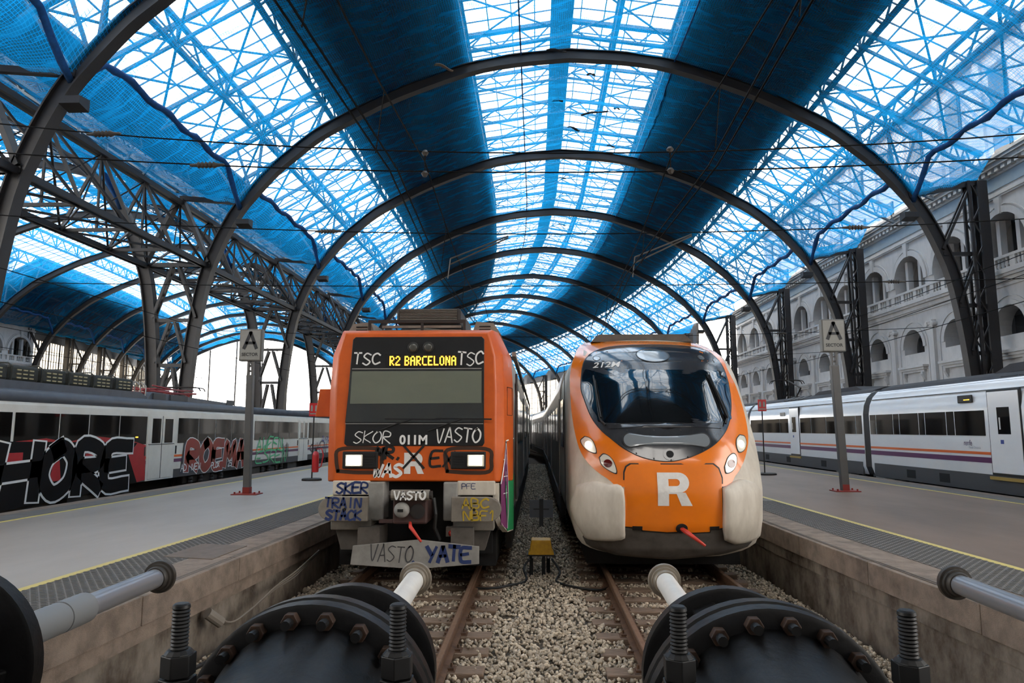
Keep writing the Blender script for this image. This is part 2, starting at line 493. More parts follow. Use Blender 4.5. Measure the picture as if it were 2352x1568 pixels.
# ================================================================== the two tracks
def rail_section(x, top, w):
    return [(x-w/2, top), (x-w/2, top-.04), (x-.009, top-.055), (x-.009, top-.13), (x-.07, top-.148), (x-.07, top-.16),
            (x+.07, top-.16), (x+.07, top-.148), (x+.009, top-.13), (x+.009, top-.055), (x+w/2, top-.04), (x+w/2, top)]
def track(tc, label, xr, group='tracks'):
    t = thing('railway_track', label, 'track', (tc, 10, -.16), group)
    for x in xr:
        g = MB(); sec = rail_section(x, 0, .072); n = len(sec)
        ys = [1.2, 12, 24, 36, S0, 56, 66, 78]
        for y in ys:
            for a, b in sec: g.v.append(tuple(path(y, a, b)))
        for j in range(len(ys)-1):
            for i in range(n): g.f.append((j*n+i, j*n+(i+1) % n, (j+1)*n+(i+1) % n, (j+1)*n+i))
        g.f.append(tuple(range(n)))
        r = g.build('rail', RUST, t)
        g = MB()
        for j in range(len(ys)-1):
            g.bar(path(ys[j], x, .0005), path(ys[j+1], x, .0005), .05, .003)
        g.build('rail_head', RAILTOP, r)
    sl = cl = None
    for k in range(26):
        y = SLEEP[k]
        if sl is None:
            g = MB(); g.box((tc-1.3, y-.12, -.33), (tc+1.3, y+.12, -.163))
            sl = g.build('sleeper', WOOD, t, bevel=.012)
            cl = []
            for x in xr:
                g = MB()
                g.box((x-.14, y-.09, -.166), (x+.14, y+.09, -.158))
                for s in (-1, 1):
                    g.box((x+s*.095-.03, y-.06, -.163), (x+s*.095+.03, y+.06, -.135))
                    g.tube([(x+s*.10, y, -.14), (x+s*.10, y, -.10)], .014, 6)
                cl.append(g.build('rail_clip', RUST, t))
        else:
            inst(sl, 'sleeper', t, (0, y-SLEEP[0], 0))
            for c in cl: inst(c, 'rail_clip', t, (0, y-SLEEP[0], 0))
    return t
track(-1.83, 'rusty track with wooden sleepers under the graffitied orange train', (-2.705, -.955))
track(1.975, 'rusty track with wooden sleepers under the rounded-nose orange train', (1.085, 2.865))

# ================================================================== platforms
PZ = .6
def platform(name, label, near, far, yel, yfar, deck, sgn, ptop):
    """near/far: (x at y=6, x at y=12) edge lines; straight past y=12, following the bend later"""
    root = thing(name, label, None, (near(12), 12, -.6), kind='structure')
    ys = [-3, 3, 6, 9, 12, 18, 24, 30, 38, S0, 58, 70, 84, 100]
    def edgept(f, y, z): 
        q = path(y, 0, 0); h = heading(y)
        v = f(min(y, 40)); return (q.x+v*math.cos(h), q.y+v*math.sin(h), z)
    def strip(nm, fa, fb, z0, z1, m):
        g = MB()
        for y in ys: g.v += [edgept(fa, y, z0), edgept(fb, y, z0), edgept(fb, y, z1), edgept(fa, y, z1)]
        for j in range(len(ys)-1):
            a = 4*j
            for i in range(4): g.f.append((a+i, a+(i+1) % 4, a+4+(i+1) % 4, a+4+i))
        g.f.append((0, 1, 2, 3)); g.f.append((4*len(ys)-4, 4*len(ys)-3, 4*len(ys)-2, 4*len(ys)-1))
        return g.build(nm, m, root)
    o1 = lambda f, d: (lambda y: f(y)+d)
    n, fr = near, far
    strip('deck_surface', o1(n, sgn*.6), o1(fr, -sgn*.36), -.62, PZ, deck)
    strip('platform_wall', o1(n, sgn*.06), o1(n, sgn*.46), -.62, PZ-.28, PLASTER)
    strip('wall_ledge', o1(n, sgn*.035), o1(n, sgn*.45), PZ-.44, PZ-.285, COPE if sgn < 0 else PLASTER)
    strip('far_wall', o1(fr, -sgn*.08), o1(fr, -sgn*.36), -.62, PZ-.2, PLASTER)
    strip('far_coping', fr, o1(fr, -sgn*.36), PZ-.2, PZ+.002, COPE)
    strip('yellow_line', yel, o1(yel, sgn*.1), PZ-.01, PZ+.004, YEL)
    strip('yellow_line', yfar, o1(yfar, sgn*.1), PZ-.01, PZ+.004, YEL)
    # coping stones along the near edge
    y = 1.0
    r = random.Random(3)
    while y < 34:
        L_ = 2.05 if y > 4 else 1.9
        g = MB(); a0 = n(y+.006); a1 = n(y+L_-.006)
        d = r.uniform(-.004, .004)
        xo = [a0+d, a1+d]
        g.add([(a0+d, y+.006, PZ-.28), (a1+d, y+L_-.006, PZ-.28), (a1+sgn*.61, y+L_-.006, PZ-.28), (a0+sgn*.61, y+.006, PZ-.28),
               (a0+d, y+.006, PZ+.003), (a1+d, y+L_-.006, PZ+.003), (a1+sgn*.61, y+L_-.006, PZ+.003), (a0+sgn*.61, y+.006, PZ+.003)],
              [(0,3,2,1),(4,5,6,7),(0,1,5,4),(1,2,6,5),(2,3,7,6),(3,0,4,7)])
        st = g.build('coping_stone', COPE, root, bevel=.008)
        g = MB()
        for k in (.07, .115):
            g.add([(a0+sgn*k, y+.01, PZ+.006), (a1+sgn*k, y+L_-.01, PZ+.006), (a1+sgn*(k+.022), y+L_-.01, PZ+.006), (a0+sgn*(k+.022), y+.01, PZ+.006)], [(0,1,2,3)])
        g.build('anti_slip_groove', COPEJ, st, solid=.004)
        y += L_
    while y < 96:
        q = path(y, 0); h = heading(y); q2 = path(y+4, 0); h2 = heading(y+4); v = n(40)
        g = MB()
        P_ = lambda qq, hh, e, z: (qq.x+e*math.cos(hh), qq.y+e*math.sin(hh), z)
        g.add([P_(q,h,v,PZ-.28), P_(q2,h2,v,PZ-.28), P_(q2,h2,v+sgn*.61,PZ-.28), P_(q,h,v+sgn*.61,PZ-.28), P_(q,h,v,PZ+.003), P_(q2,h2,v,PZ+.003), P_(q2,h2,v+sgn*.61,PZ+.003), P_(q,h,v+sgn*.61,PZ+.003)],
              [(0,3,2,1),(4,5,6,7),(0,1,5,4),(1,2,6,5),(2,3,7,6),(3,0,4,7)])
        g.build('coping_stone', COPE, root); y += 4
    # tactile tiles between coping and yellow line: each tile with rows of raised studs
    def tactile(f0, f1, y0, y1, dense):
        L_ = .8; tile = None; y = y0
        while y < y1:
            g = MB(); g2 = MB()
            a0, a1, b0, b1 = f0(y), f0(y+L_), f1(y), f1(y+L_)
            g.add([(a0, y+.004, PZ-.02), (a1, y+L_-.004, PZ-.02), (b1, y+L_-.004, PZ-.02), (b0, y+.004, PZ-.02),
                   (a0, y+.004, PZ+.006), (a1, y+L_-.004, PZ+.006), (b1, y+L_-.004, PZ+.006), (b0, y+.004, PZ+.006)],
                  [(0,3,2,1),(4,5,6,7),(0,1,5,4),(1,2,6,5),(2,3,7,6),(3,0,4,7)])
            t_ = g.build('tactile_tile', TACT, root)
            if dense and y < 16:
                nr, nc = 14, 8
                for i in range(nr):
                    for j in range(nc):
                        yy = y+(i+.5)*L_/nr; k = (j+.5+(.25 if i % 2 else -.25))/nc
                        xx = f0(yy)+(f1(yy)-f0(yy))*k
                        g2.box((xx-.026, yy-.014, PZ+.005), (xx+.026, yy+.014, PZ+.011))
                st = g2.build('studs', TACTH, t_, fix=False); st['kind'] = 'stuff'
            y += L_
    tactile(o1(n, sgn*.62), o1(yel, -sgn*.02), 5.0, 30, True)
    tactile(o1(yfar, sgn*.12), o1(fr, -sgn*.38), 10, 34, False)
    return root
lin2 = lambda xa, ya, xb, yb: (lambda y: xa+(xb-xa)*(min(max(y, -5), 40)-ya)/(yb-ya) if y < yb else xb)
platform('platform_left', 'pale grey platform with yellow edge lines on the left', lin2(-3.83, 6, -3.62, 12.5), lin2(-10.4, 6, -10.3, 20),
         lin2(-5.17, 6, -4.95, 16), lin2(-9.35, 6, -9.2, 20), DECK_L, -1, 0)
platform('platform_right', 'brownish platform with yellow edge lines on the right', lin2(4.08, 7, 3.9, 12), lin2(11.6, 6, 11.3, 30),
         lin2(5.55, 7, 5.32, 17), lin2(10.6, 8, 10.15, 30), DECK_R, 1, 0)
# cover plate let into the left platform edge
g = MB(); g.add([(-4.72, 8.9, PZ+.012), (-4.02, 8.75, PZ+.012), (-4.0, 9.75, PZ+.012), (-4.7, 9.9, PZ+.012)], [(0,1,2,3)])
tag(g.build('inspection_cover', mat('cover_plate', (110, 96, 84), .7, var=.5, vscale=8), solid=.02), 'flat brown inspection cover in the left platform edge', 'cover')
# ================================================================== train shed: ribs, columns, girders
NET = net_mat('blue_debris_net', (20, 130, 194), .42, .55)
NETR = mat('bunched_blue_net', (10, 74, 132), .9, var=.6, vscale=6, rgb2=(6, 36, 74))
SHEET = mat('roof_sheet', (44, 48, 54), .8, var=.4, vscale=1.5)
GLASS = pane_mat('roof_glass', (244, 248, 250), .93)
TRUSS = mat('roof_truss_steel', (70, 80, 90), .7)
PROF = [(0, 18.9), (2.5, 18.7), (4.7, 18.27), (7.8, 17.14), (10.0, 16.05), (11.4, 15.25), (12.45, 14.4), (13.2, 13.75), (14.0, 12.85),
        (14.75, 11.9), (15.3, 10.9), (15.72, 9.9), (16.12, 8.67), (16.45, 6.6), (16.65, 4.4), (16.75, 2.0), (16.78, .0)]
ROOF = [(0, 20.9), (4.7, 20.2), (11.2, 17.9), (14.0, 16.4), (16.6, 14.9), (18.4, 14.0)]
soff = lambda u: float(np.interp(abs(u), [a for a, _ in PROF[:11]], [b for _, b in PROF[:11]]))
rz = lambda u: float(np.interp(abs(u), [a for a, _ in ROOF], [b for _, b in ROOF]))
def dense(prof, k=4):
    return smooth2(prof, k)
def rib_mesh(s, ct):
    half = dense(PROF, 3)
    line = [(-a, b) for a, b in half[::-1]] + half[1:]
    n = len(line); g = MB()
    sec = [(-.2, 0), (.2, 0), (.2, .05), (.055, .05), (.055, .45), (.17, .45), (.17, .5), (-.17, .5), (-.17, .45), (-.055, .45), (-.055, .05), (-.2, .05)]
    h = heading(s); fx = Vector((-math.sin(h), math.cos(h), 0))
    for i, (u, z) in enumerate(line):
        a = line[max(i-1, 0)]; b = line[min(i+1, n-1)]
        t = Vector((b[0]-a[0], b[1]-a[1])).normalized(); nu, nz = -t.y, t.x      # outward normal
        k = 1.0
        for w, d in sec:
            p = path(s, ct+u+nu*d*k, z+nz*d*k)+fx*w*k
            g.v.append(tuple(p))
    m = len(sec)
    for i in range(n-1):
        for j in range(m): g.f.append((i*m+j, i*m+(j+1) % m, (i+1)*m+(j+1) % m, (i+1)*m+j))
    g.f.append(tuple(range(m))); g.f.append(tuple((n-1)*m+j for j in range(m)))
    return g
def laced(g, p, q, w, side, n, r=.05):
    """two angles with zigzag lacing between p and q"""
    p, q = Vector(p), Vector(q); sd = Vector(side)*(w/2)
    g.bar(p-sd, q-sd, r*1.7, r*2.2); g.bar(p+sd, q+sd, r*1.7, r*2.2)
    for i in range(n):
        a = p.lerp(q, i/n); b = p.lerp(q, (i+1)/n)
        s = 1 if i % 2 else -1
        g.bar(a+sd*s, b-sd*s, r*.9, r*.5)
    return g
ORD = ['nearest', 'second', 'third', 'fourth', 'fifth', 'sixth', 'seventh', 'eighth', 'ninth', 'tenth', 'eleventh', 'twelfth', 'thirteenth', 'fourteenth', 'fifteenth']
def bracket_lamp(s, ct, u, z, sgn, parent):
    g = MB(); c = path(s-.32, ct+u, z)
    g.add([c+Vector(v) for v in [(-.3,-.2,-.12),(.3,-.2,-.12),(.3,.25,-.2),(-.3,.25,-.2),(-.3,-.2,.1),(.3,-.2,.1),(.3,.25,.16),(-.3,.25,.16)]],
          [(0,3,2,1),(4,5,6,7),(0,1,5,4),(1,2,6,5),(2,3,7,6),(3,0,4,7)])
    g.bar(c+Vector((0, .2, 0)), path(s, ct+u+sgn*.25, z+.1), .06)
    return g.build('floodlight', STEEL, parent)
def main_arch(i, s):
    k = i-2
    nm = ORD[k] if k >= 0 else None
    lab = ('dark steel roof arch of the main shed cropped at upper left' if k == 0 else 'largest complete dark steel roof arch spanning the main shed' if k == 1 else
           '%s complete dark steel roof arch of the main shed, counting from the largest' % ORD[k-1]) if nm else \
          ['dark steel roof arch at the concourse end behind the camera', 'dark steel roof arch just overhead, above the buffer stops'][i]
    t = thing('roof_arch', lab, 'arch', tuple(path(s, CT, 0)), 'arches of the main shed')
    rib_mesh(s, CT).build('rib', STEEL, t)
    h = heading(s); X = Vector((math.cos(h), math.sin(h), 0)); Y = Vector((-math.sin(h), math.cos(h), 0))
    P = lambda u, z: path(s, CT+u, z)
    g = MB()                                   # wall-side column with lacing
    for d in (-.2, .2):
        g.bar(P(17.2, 0)+Y*d, P(17.2, 12.9)+Y*d, .1, .12); g.bar(P(17.75, 0)+Y*d, P(17.75, 12.9)+Y*d, .1, .42)
    n = 15
    for j in range(n):
        z0 = 12.8*j/n; z1 = 12.8*(j+1)/n; a, b = (17.25, 17.7) if j % 2 else (17.7, 17.25)
        g.bar(P(a, z0)-Y*.22, P(b, z1)-Y*.22, .05, .05); g.bar(P(a, z0)+Y*.22, P(b, z1)+Y*.22, .05, .05)
    g.build('wall_column', STEEL, t)
    MB().bar(P(14.7, 12.35), P(17.7, 12.9), .2, .26).build('strut', STEEL, t)
    for z, u in ((9.7, 16.0), (7.45, 16.5), (5.4, 16.85)): MB().bar(P(u, z), P(17.5, z), .16, .16).build('strut', STEEL, t)
    g = MB()
    laced(g, P(15.95, 9.9), P(17.35, 12.75), .26, Y, 6); laced(g, P(17.4, 9.6), P(16.5, 7.55), .24, Y, 5); laced(g, P(17.4, 7.35), P(16.85, 5.5), .22, Y, 4)
    laced(g, P(17.4, 5.3), P(17.0, 3.0), .22, Y, 4)
    g.build('lattice_brace', STEEL, t)
    # valley side: ties between this arch and the neighbouring shed
    V0 = -17.65
    MB().bar(P(-14.75, 12.35), P(V0, 12.6), .18, .2).build('strut', STEEL, t)
    MB().bar(P(-16.1, 9.5), P(V0*2+16.1, 9.5), .18, .2).build('strut', STEEL, t)
    for z, u in ((7.0, 16.75), (5.0, 16.95)): MB().bar(P(-u, z), P(V0*2+u, z), .14, .15).build('strut', STEEL, t)
    g = MB()
    g.bar(P(-16.2, 9.6), P(V0+.1, 12.5), .16, .34, up=Y); g.bar(P(V0*2+16.2, 9.6), P(V0-.1, 12.5), .16, .34, up=Y)
    laced(g, P(V0+.15, 9.4), P(-16.6, 7.1), .24, Y, 5); laced(g, P(V0-.15, 9.4), P(V0*2+16.75, 7.1), .24, Y, 5)
    laced(g, P(V0+.12, 6.9), P(-16.95, 5.1), .22, Y, 4); laced(g, P(V0-.12, 6.9), P(V0*2+16.95, 5.1), .22, Y, 4)
    laced(g, P(V0+.12, 4.9), P(-17.0, 2.2), .22, Y, 4); laced(g, P(V0-.12, 4.9), P(V0*2+17.0, 2.2), .22, Y, 4)
    g.build('lattice_brace', STEEL, t)
    if k >= 0:
        bracket_lamp(s, CT, -14.55, 11.35, -1, t); bracket_lamp(s, CT, 14.55, 11.35, 1, t)
    return t
for i, s in enumerate(ARCH): main_arch(i, s)
for i, s in enumerate(ARCH[2:14]):
    t = thing('roof_arch', '%s dark steel roof arch of the neighbouring shed on the left' % ORD[i], 'arch', tuple(path(s, CL, 0)), 'arches of the neighbouring shed')
    rib_mesh(s, CL).build('rib', STEEL2, t)
    h = heading(s); Y = Vector((-math.sin(h), math.cos(h), 0)); P = lambda u, z: path(s, CL+u, z)
    g = MB()
    for d in (-.2, .2): g.bar(P(-17.2, 0)+Y*d, P(-17.2, 12.9)+Y*d, .1, .12); g.bar(P(-17.75, 0)+Y*d, P(-17.75, 12.9)+Y*d, .1, .42)
    for j in range(15):
        z0 = 12.8*j/15; z1 = 12.8*(j+1)/15; a, b = (-17.25, -17.7) if j % 2 else (-17.7, -17.25)
        g.bar(P(a, z0)-Y*.22, P(b, z1)-Y*.22, .05, .05)
    g.build('wall_column', STEEL2, t)
    MB().bar(P(-14.7, 12.35), P(-17.7, 12.9), .2, .26).build('strut', STEEL2, t)
    for z, u in ((9.7, 16.0), (7.45, 16.5), (5.4, 16.85)): MB().bar(P(-u, z), P(-17.5, z), .16, .16).build('strut', STEEL2, t)
    g = MB(); laced(g, P(-15.95, 9.9), P(-17.35, 12.75), .26, Y, 6); laced(g, P(-17.4, 9.6), P(-16.5, 7.55), .24, Y, 5)
    g.build('lattice_brace', STEEL2, t)

# valley girders between the two sheds, one per bay ---------------------------------
def girder(i, s0, s1):
    k = i-2
    lab = '%s three-cornered steel lattice girder in the valley between the sheds' % ORD[k] if k >= 0 else 'steel lattice girder in the valley beside the camera, %s the first arch' % ('just before' if i == 1 else 'well before')
    t = thing('lattice_girder', lab, 'girder', tuple(path((s0+s1)/2, CT-17.65, 9.3)), 'valley girders')
    V0 = CT-17.65
    e = .25
    T = lambda f: path(s0+(s1-s0)*f, V0, 12.35); R = lambda f: path(s0+(s1-s0)*f, CT-16.3, 9.45); Lf = lambda f: path(s0+(s1-s0)*f, V0*2-(CT-16.3), 9.45)
    n = 4; q = [j/n for j in range(n+1)]
    g = MB()
    g.bar(path(s0, V0-.14, 12.35), path(s1, V0-.14, 12.35), .13, .2); g.bar(path(s0, V0+.14, 12.35), path(s1, V0+.14, 12.35), .13, .2)
    tc = g.build('top_chord', STEEL, t)
    for F in (R, Lf):
        MB().bar(F(0)-Vector((.12, 0, 0)), F(1)-Vector((.12, 0, 0)), .08, .2).bar(F(0)+Vector((.12, 0, 0)), F(1)+Vector((.12, 0, 0)), .08, .2).build('bottom_chord', STEEL, t)
    for F in (R, Lf):
        g = MB()
        for j in range(n+1): g.bar(T(q[j]), F(q[j]), .08, .11) if 0 < j < n else None
        for j in range(n):
            g.bar(T(q[j]), F(q[j+1]), .07, .08); g.bar(F(q[j]), T(q[j+1]), .045, .05)
        g.build('web_bars', STEEL, t)
    g = MB()
    for j in range(n+1): g.bar(R(q[j]), Lf(q[j]), .1, .12)
    for j in range(n): g.bar(R(q[j]), Lf(q[j+1]), .06, .08); g.bar(Lf(q[j]), R(q[j+1]), .06, .08)
    for j in range(1, n): g.bar(T(q[j]), (R(q[j])+Lf(q[j]))/2, .07, .07)
    g.build('bottom_bracing', STEEL, t)
for i in range(len(ARCH)-3): girder(i, ARCH[i], ARCH[i+1])

# ================================================================== roof: sheets, trusses, glazing, panes
def roof_hall(ct, name, label, bays, parts300):
    root = thing(name, label, None, tuple(path(ARCH[2], ct, 13)), kind='structure')
    panes = []
    B = lambda s, u, dz=0.0: path(s, ct+u, rz(u)+dz)
    for i in bays:
        s0, s1 = ARCH[i], ARCH[i+1]
        SS = [s0+(s1-s0)*j/12 for j in range(13)]
        # opaque sheets
        if ct == CT and i == 0:  # unseen concourse bay, sheeted solid to darken the foreground
            for a, b in ((-18.4, -11.2), (-11.2, -4.7), (-4.7, 0), (0, 4.7), (4.7, 11.2), (11.2, 18.0)):
                MB().add([B(s0-4, a), B(s0-4, b), B(s1, b), B(s1, a)], [(0, 1, 2, 3)]).build('roof_sheet', SHEET, root, solid=.12)
            continue
        far = s0 > 60
        for a, b in (((4.7, 11.2), (-11.2, -4.7), (-18.4, -16.6)) if ct == CT else ((4.7, 11.2), (-18.4, -16.6), (16.6, 17.7)) + (((-16.6, -11.2),) if far else ())):
            g = MB()
            lo = -.55 if abs(a) < 12 or b == -11.2 else 0.0  # band sheets deepened downward to block skylight leaking onto the net
            g.add([B(s0, a, lo), B(s0, b, lo), B(s1, b, lo), B(s1, a, lo), B(s0, a, .12), B(s0, b, .12), B(s1, b, .12), B(s1, a, .12)],
                  [(0,1,2,3),(4,7,6,5),(0,4,5,1),(1,5,6,2),(2,6,7,3),(3,7,4,0)])
            g.build('roof_sheet', SHEET, root)
        # lattice purlins along the shed
        for u in (-14.0, -11.2, -4.7, 2.1, 4.7, 11.2, 14.0) + ((-8.0,) if ct != CT else ()):
            g = MB(); dp = .95 if abs(u) != 2.1 else .6
            g.bar(B(s0, u, -.08), B(s1, u, -.08), .2, .14); g.bar(B(s0, u, -.08-dp), B(s1, u, -.08-dp), .2, .14)
            for j in range(12):
                a, b = (-.1, -.1-dp) if j % 2 else (-.1-dp, -.1)
                g.bar(B(SS[j], u, a), B(SS[j+1], u, b), .07, .07)
            for j in (0, 4, 8, 12): g.bar(B(SS[j], u, -.1), B(SS[j], u, -.1-dp), .09, .09)
            g.build('lattice_purlin', TRUSS, root)
        MB().bar(B(s0, -.35, -.35), B(s1, -.35, -.35), 1.0, .1).build('walkway', TRUSS, root)
        # cross rafters, deeper near the arches
        for j in (0, 4, 8):
            g = MB()
            w = .32 if j == 0 else .16
            for a, b in ((-4.7, 0), (0, 4.7), (11.2, 16.6), (16.6, 18.0), (-11.2, -16.6)):
                g.bar(B(SS[j], a, -.06), B(SS[j], b, -.06), w*.8, .16); g.bar(B(SS[j], a, -.8), B(SS[j], b, -.8), w*.6, .1)
                for q in range(6):
                    e0 = a+(b-a)*q/6; e1 = a+(b-a)*(q+1)/6
                    g.bar(B(SS[j], e0, -.06 if q % 2 else -.8), B(SS[j], e1, -.8 if q % 2 else -.06), .055, .055)
            # spandrel struts down to the rib
            if j == 0:
                for sg in (-1, 1):
                    for u0, u1 in ((11.2, 11.6), (12.6, 12.9), (14.0, 14.2), (14.0, 12.9), (15.4, 14.4), (16.6, 14.8)):
                        g.bar(B(s0, sg*u0, -.9 if u0 < 15 else -.1), path(s0, ct+sg*u1, soff(u1)+.5), .1, .1)
            g.build('cross_rafter', TRUSS, root)
        # wind bracing in the outer skylights and the crown
        g = MB()
        for sg in (-1, 1):
            for j in (0, 4, 8):
                g.bar(B(SS[j], sg*11.2, -.85), B(SS[j+4], sg*14, -.85), .08, .06); g.bar(B(SS[j+4], sg*11.2, -.85), B(SS[j], sg*14, -.85), .08, .06)
                g.bar(B(SS[j], sg*14, -.85), B(SS[j+4], sg*16.6, -.3), .09, .06); g.bar(B(SS[j+4], sg*14, -.85), B(SS[j], sg*16.6, -.3), .09, .06)
            for j in (0, 4, 8):
                g.bar(B(SS[j], sg*.3, -.5), B(SS[j+4], sg*4.7, -.5), .07, .05); g.bar(B(SS[j+4], sg*.3, -.5), B(SS[j], sg*4.7, -.5), .07, .05)
        g.build('wind_bracing', TRUSS, root)
        # glazing bars
        zones = ((-4.7, 4.7, 9), (11.2, 16.6, 5), (-16.6, -11.2, 5), (16.6, 18.0, 1)) if ct == CT else \
                ((-4.7, 4.7, 9), (11.2, 16.6, 5), (-11.2, -4.7, 6)) + (() if far else ((-16.6, -11.2, 5),))
        g = MB()
        for a, b, n in zones:
            for j in range(n+1):
                u = a+(b-a)*j/n; g.bar(B(s0, u, .0), B(s1, u, .0), .045, .06)
            for j in range(0, 13):
                for q in range(n):
                    u0 = a+(b-a)*q/n; u1 = a+(b-a)*(q+1)/n
                    g.bar(B(SS[j], u0, .0), B(SS[j], u1, .0), .04, .05)
        g.build('glazing_bars', TRUSS, root, fix=False)
        for a, b, n in zones:
            for q in range(n):
                for j in range(12):
                    u0 = a+(b-a)*q/n; u1 = a+(b-a)*(q+1)/n
                    panes.append((SS[j]+.02, SS[j+1]-.02, u0+.025, u1-.025))
    # the panes: the nearest 300 one by one, the rest as one sheet of pieces
    order = sorted(range(len(panes)), key=lambda k: (panes[k][0] < ARCH[2]-2, panes[k][0]))
    cache = {}; rest = MB(); cnt = 0
    for k in order:
        a, b, u0, u1 = panes[k]
        if cnt < parts300 and b < S0 and a > ARCH[2]-.5:
            key = (round(u0, 2), round(b-a, 3))
            if key in cache:
                o, a0 = cache[key]; inst(o, 'roof_pane', root, (0, a-a0, 0))
            else:
                g = MB(); g.add([B(a, u0, .035), B(a, u1, .035), B(b, u1, .035), B(b, u0, .035), B(a, u0, .045), B(a, u1, .045), B(b, u1, .045), B(b, u0, .045)],
                                [(0,3,2,1),(4,5,6,7),(0,1,5,4),(1,2,6,5),(2,3,7,6),(3,0,4,7)])
                cache[key] = (g.build('roof_pane', GLASS, root), a)
            cnt += 1
        else:
            rest.add([B(a, u0, .04), B(a, u1, .04), B(b, u1, .04), B(b, u0, .04)], [(0,1,2,3)])
    o = rest.build('roof_panes', GLASS, root); o['kind'] = 'stuff'
    return root
roof_hall(CT, 'ceiling', 'glazed roof of the main shed with dark sheeted bands', range(0, 14), 290)
roof_hall(CL, 'ceiling_annex', 'glazed roof of the neighbouring shed with dark sheeted bands', range(1, 13), 290)

# ================================================================== blue debris netting under the roofs
def netting(ct, name, label, i0, i1, seed, left_out, right_out):
    root = thing(name, label, 'netting', tuple(path(ARCH[2], ct, 13)))
    r = np.random.default_rng(seed)
    us = list(np.linspace(-14.9, 14.9, 75))
    outL = [left_out*k for k in (1, .8, .6, .4, .2)]; outR = [right_out*k for k in (.2, .4, .6, .8, 1)]
    full = [-14.9-d for d in outL] + us + [14.9+d for d in outR]
    NV = 24
    for i in range(i0, i1):
        s0, s1 = ARCH[i], ARCH[i+1]
        ph = r.random(12)*6.28; am = r.random(12)
        g = MB(); uvs = []
        for j in range(NV+1):
            f = j/NV; s = s0+(s1-s0)*f
            d = min(f, 1-f)*BAY; sh = min(1, d/1.5)
            for u in full:
                au = abs(u); base = soff(min(au, 14.9))+.52
                bul = 1.45*np.clip((au-7.5)/(14.9-7.5), 0, 1)**1.6
                zz = base+bul*sh
                if au <= 14.9: zz -= (.12+.22*math.sin(math.pi*f))*math.exp(-(au/9)**2)*(1 if au < 12 else 0)*min(1, d)
                zz += .09*math.sin(u*1.1+ph[0]+2*f)*math.sin(math.pi*f) + .06*math.sin(u*2.7+ph[1]+5*f)*min(1, d*1.5)
                zz += .05*math.sin(j*1.9+u*.7+ph[2])*min(1, d)
                if au > 14.9:
                    k = (au-14.9)/(left_out if u < 0 else right_out)
                    ztop = base+bul*sh; zend = (12.95+.8*sh) if (u > 0 and ct == CT) else 12.85-.25*math.sin(math.pi*f)
                    zz = ztop+(zend-ztop)*k-(.5 if not (u > 0 and ct == CT) else .15)*math.sin(math.pi*k)*sh + .07*math.sin(u*5+j+ph[3])
                g.v.append(tuple(path(s, ct+u, zz))); uvs.append((u*1.08, s))
        n = len(full)
        for j in range(NV):
            for q in range(n-1): a = j*n+q; g.f.append((a, a+1, a+1+n, a+n))
        o = g.build('net_sheet', NET, root, smooth=True)
        uvl = o.data.uv_layers.new(name='UVMap')
        for lp in o.data.loops: uvl.data[lp.index].uv = uvs[lp.vertex_index]
        # bunched seams
        for sg in (-1, 1):
            pts = []
            for j in range(25):
                f = j/24; d = min(f, 1-f)*BAY; sh = min(1, d/1.5)
                u = sg*14.9; z = soff(14.9)+.5+1.45*sh+.08*math.sin(j*1.3+ph[4])
                pts.append(path(s0+(s1-s0)*f, ct+u, z-.03))
            g = MB(); g.tube(pts, [.085+.05*abs(math.sin(k*1.7+ph[5])) for k in range(25)], 6)
            g.build('net_seam', NETR, root, smooth=True)
        for u in (-2.2, 4.75):
            pts = [path(s0+(s1-s0)*k/20, ct+u, soff(u)+.47-(.12+.22*math.sin(math.pi*k/20))*min(1, min(k/20, 1-k/20)*BAY)*math.exp(-(u/9)**2)) for k in range(21)]
            g = MB(); g.tube(pts, .035, 5); g.build('net_seam', NETR, root)
    return root
netting(CT, 'debris_netting', 'blue debris netting slung below the roof of the main shed', 1, 14, 3, 2.7, 2.75)
netting(CL, 'debris_netting', 'blue debris netting slung below the roof of the neighbouring shed', 1, 13, 4, 2.8, 2.7)
# scraps lying in the net
SCR = mat('roof_scrap', (44, 46, 50), .8)
r = random.Random(11)
ord_s = ['dark scrap left of the walkway stripe between the two largest full arches',
         'long bent dark strip sagging in the crown net between the two largest full arches', 'small dark flake just right of the long bent strip in the crown net',
         'dark fragment in the crown net right of centre, just before the second-largest full arch', 'thin dark splinter in the crown net just past the largest full arch',
         'bundle of debris in the crown net just before the largest full arch', 'pale wooden stick lying on the dark net band left of the crown',
         'small scrap in the crown net just past the second-largest full arch', 'dark sliver in the crown net far down the shed', 'dark scrap in the crown net just beyond the long bent strip']
for k, (s, u, ln) in enumerate([(34.2, -.4, .55), (35.5, 1.6, 1.5), (34.8, 2.7, .3), (39.6, 2.9, .5), (31.5, 1.1, .4), (29.4, -.6, .9), (29.0, -5.6, .9), (45.5, .2, .6), (56, .8, .7), (37.6, .6, .8)]):
    z = soff(u)+.52-.33; g = MB(); a = r.uniform(-.6, .6)
    pts = [path(s+math.sin(a)*ln*(q-.5), CT+u+math.cos(a)*ln*(q-.5), z+.06*math.sin(q*5)) for q in (0, .2, .4, .6, .8, 1)]
    for q in range(5): g.bar(pts[q], pts[q+1], .09+.12*r.random(), .03)
    tag(g.build('roofing_scrap', SCR if k != 6 else WOOD), ord_s[k], 'scrap', 'scraps on the net')
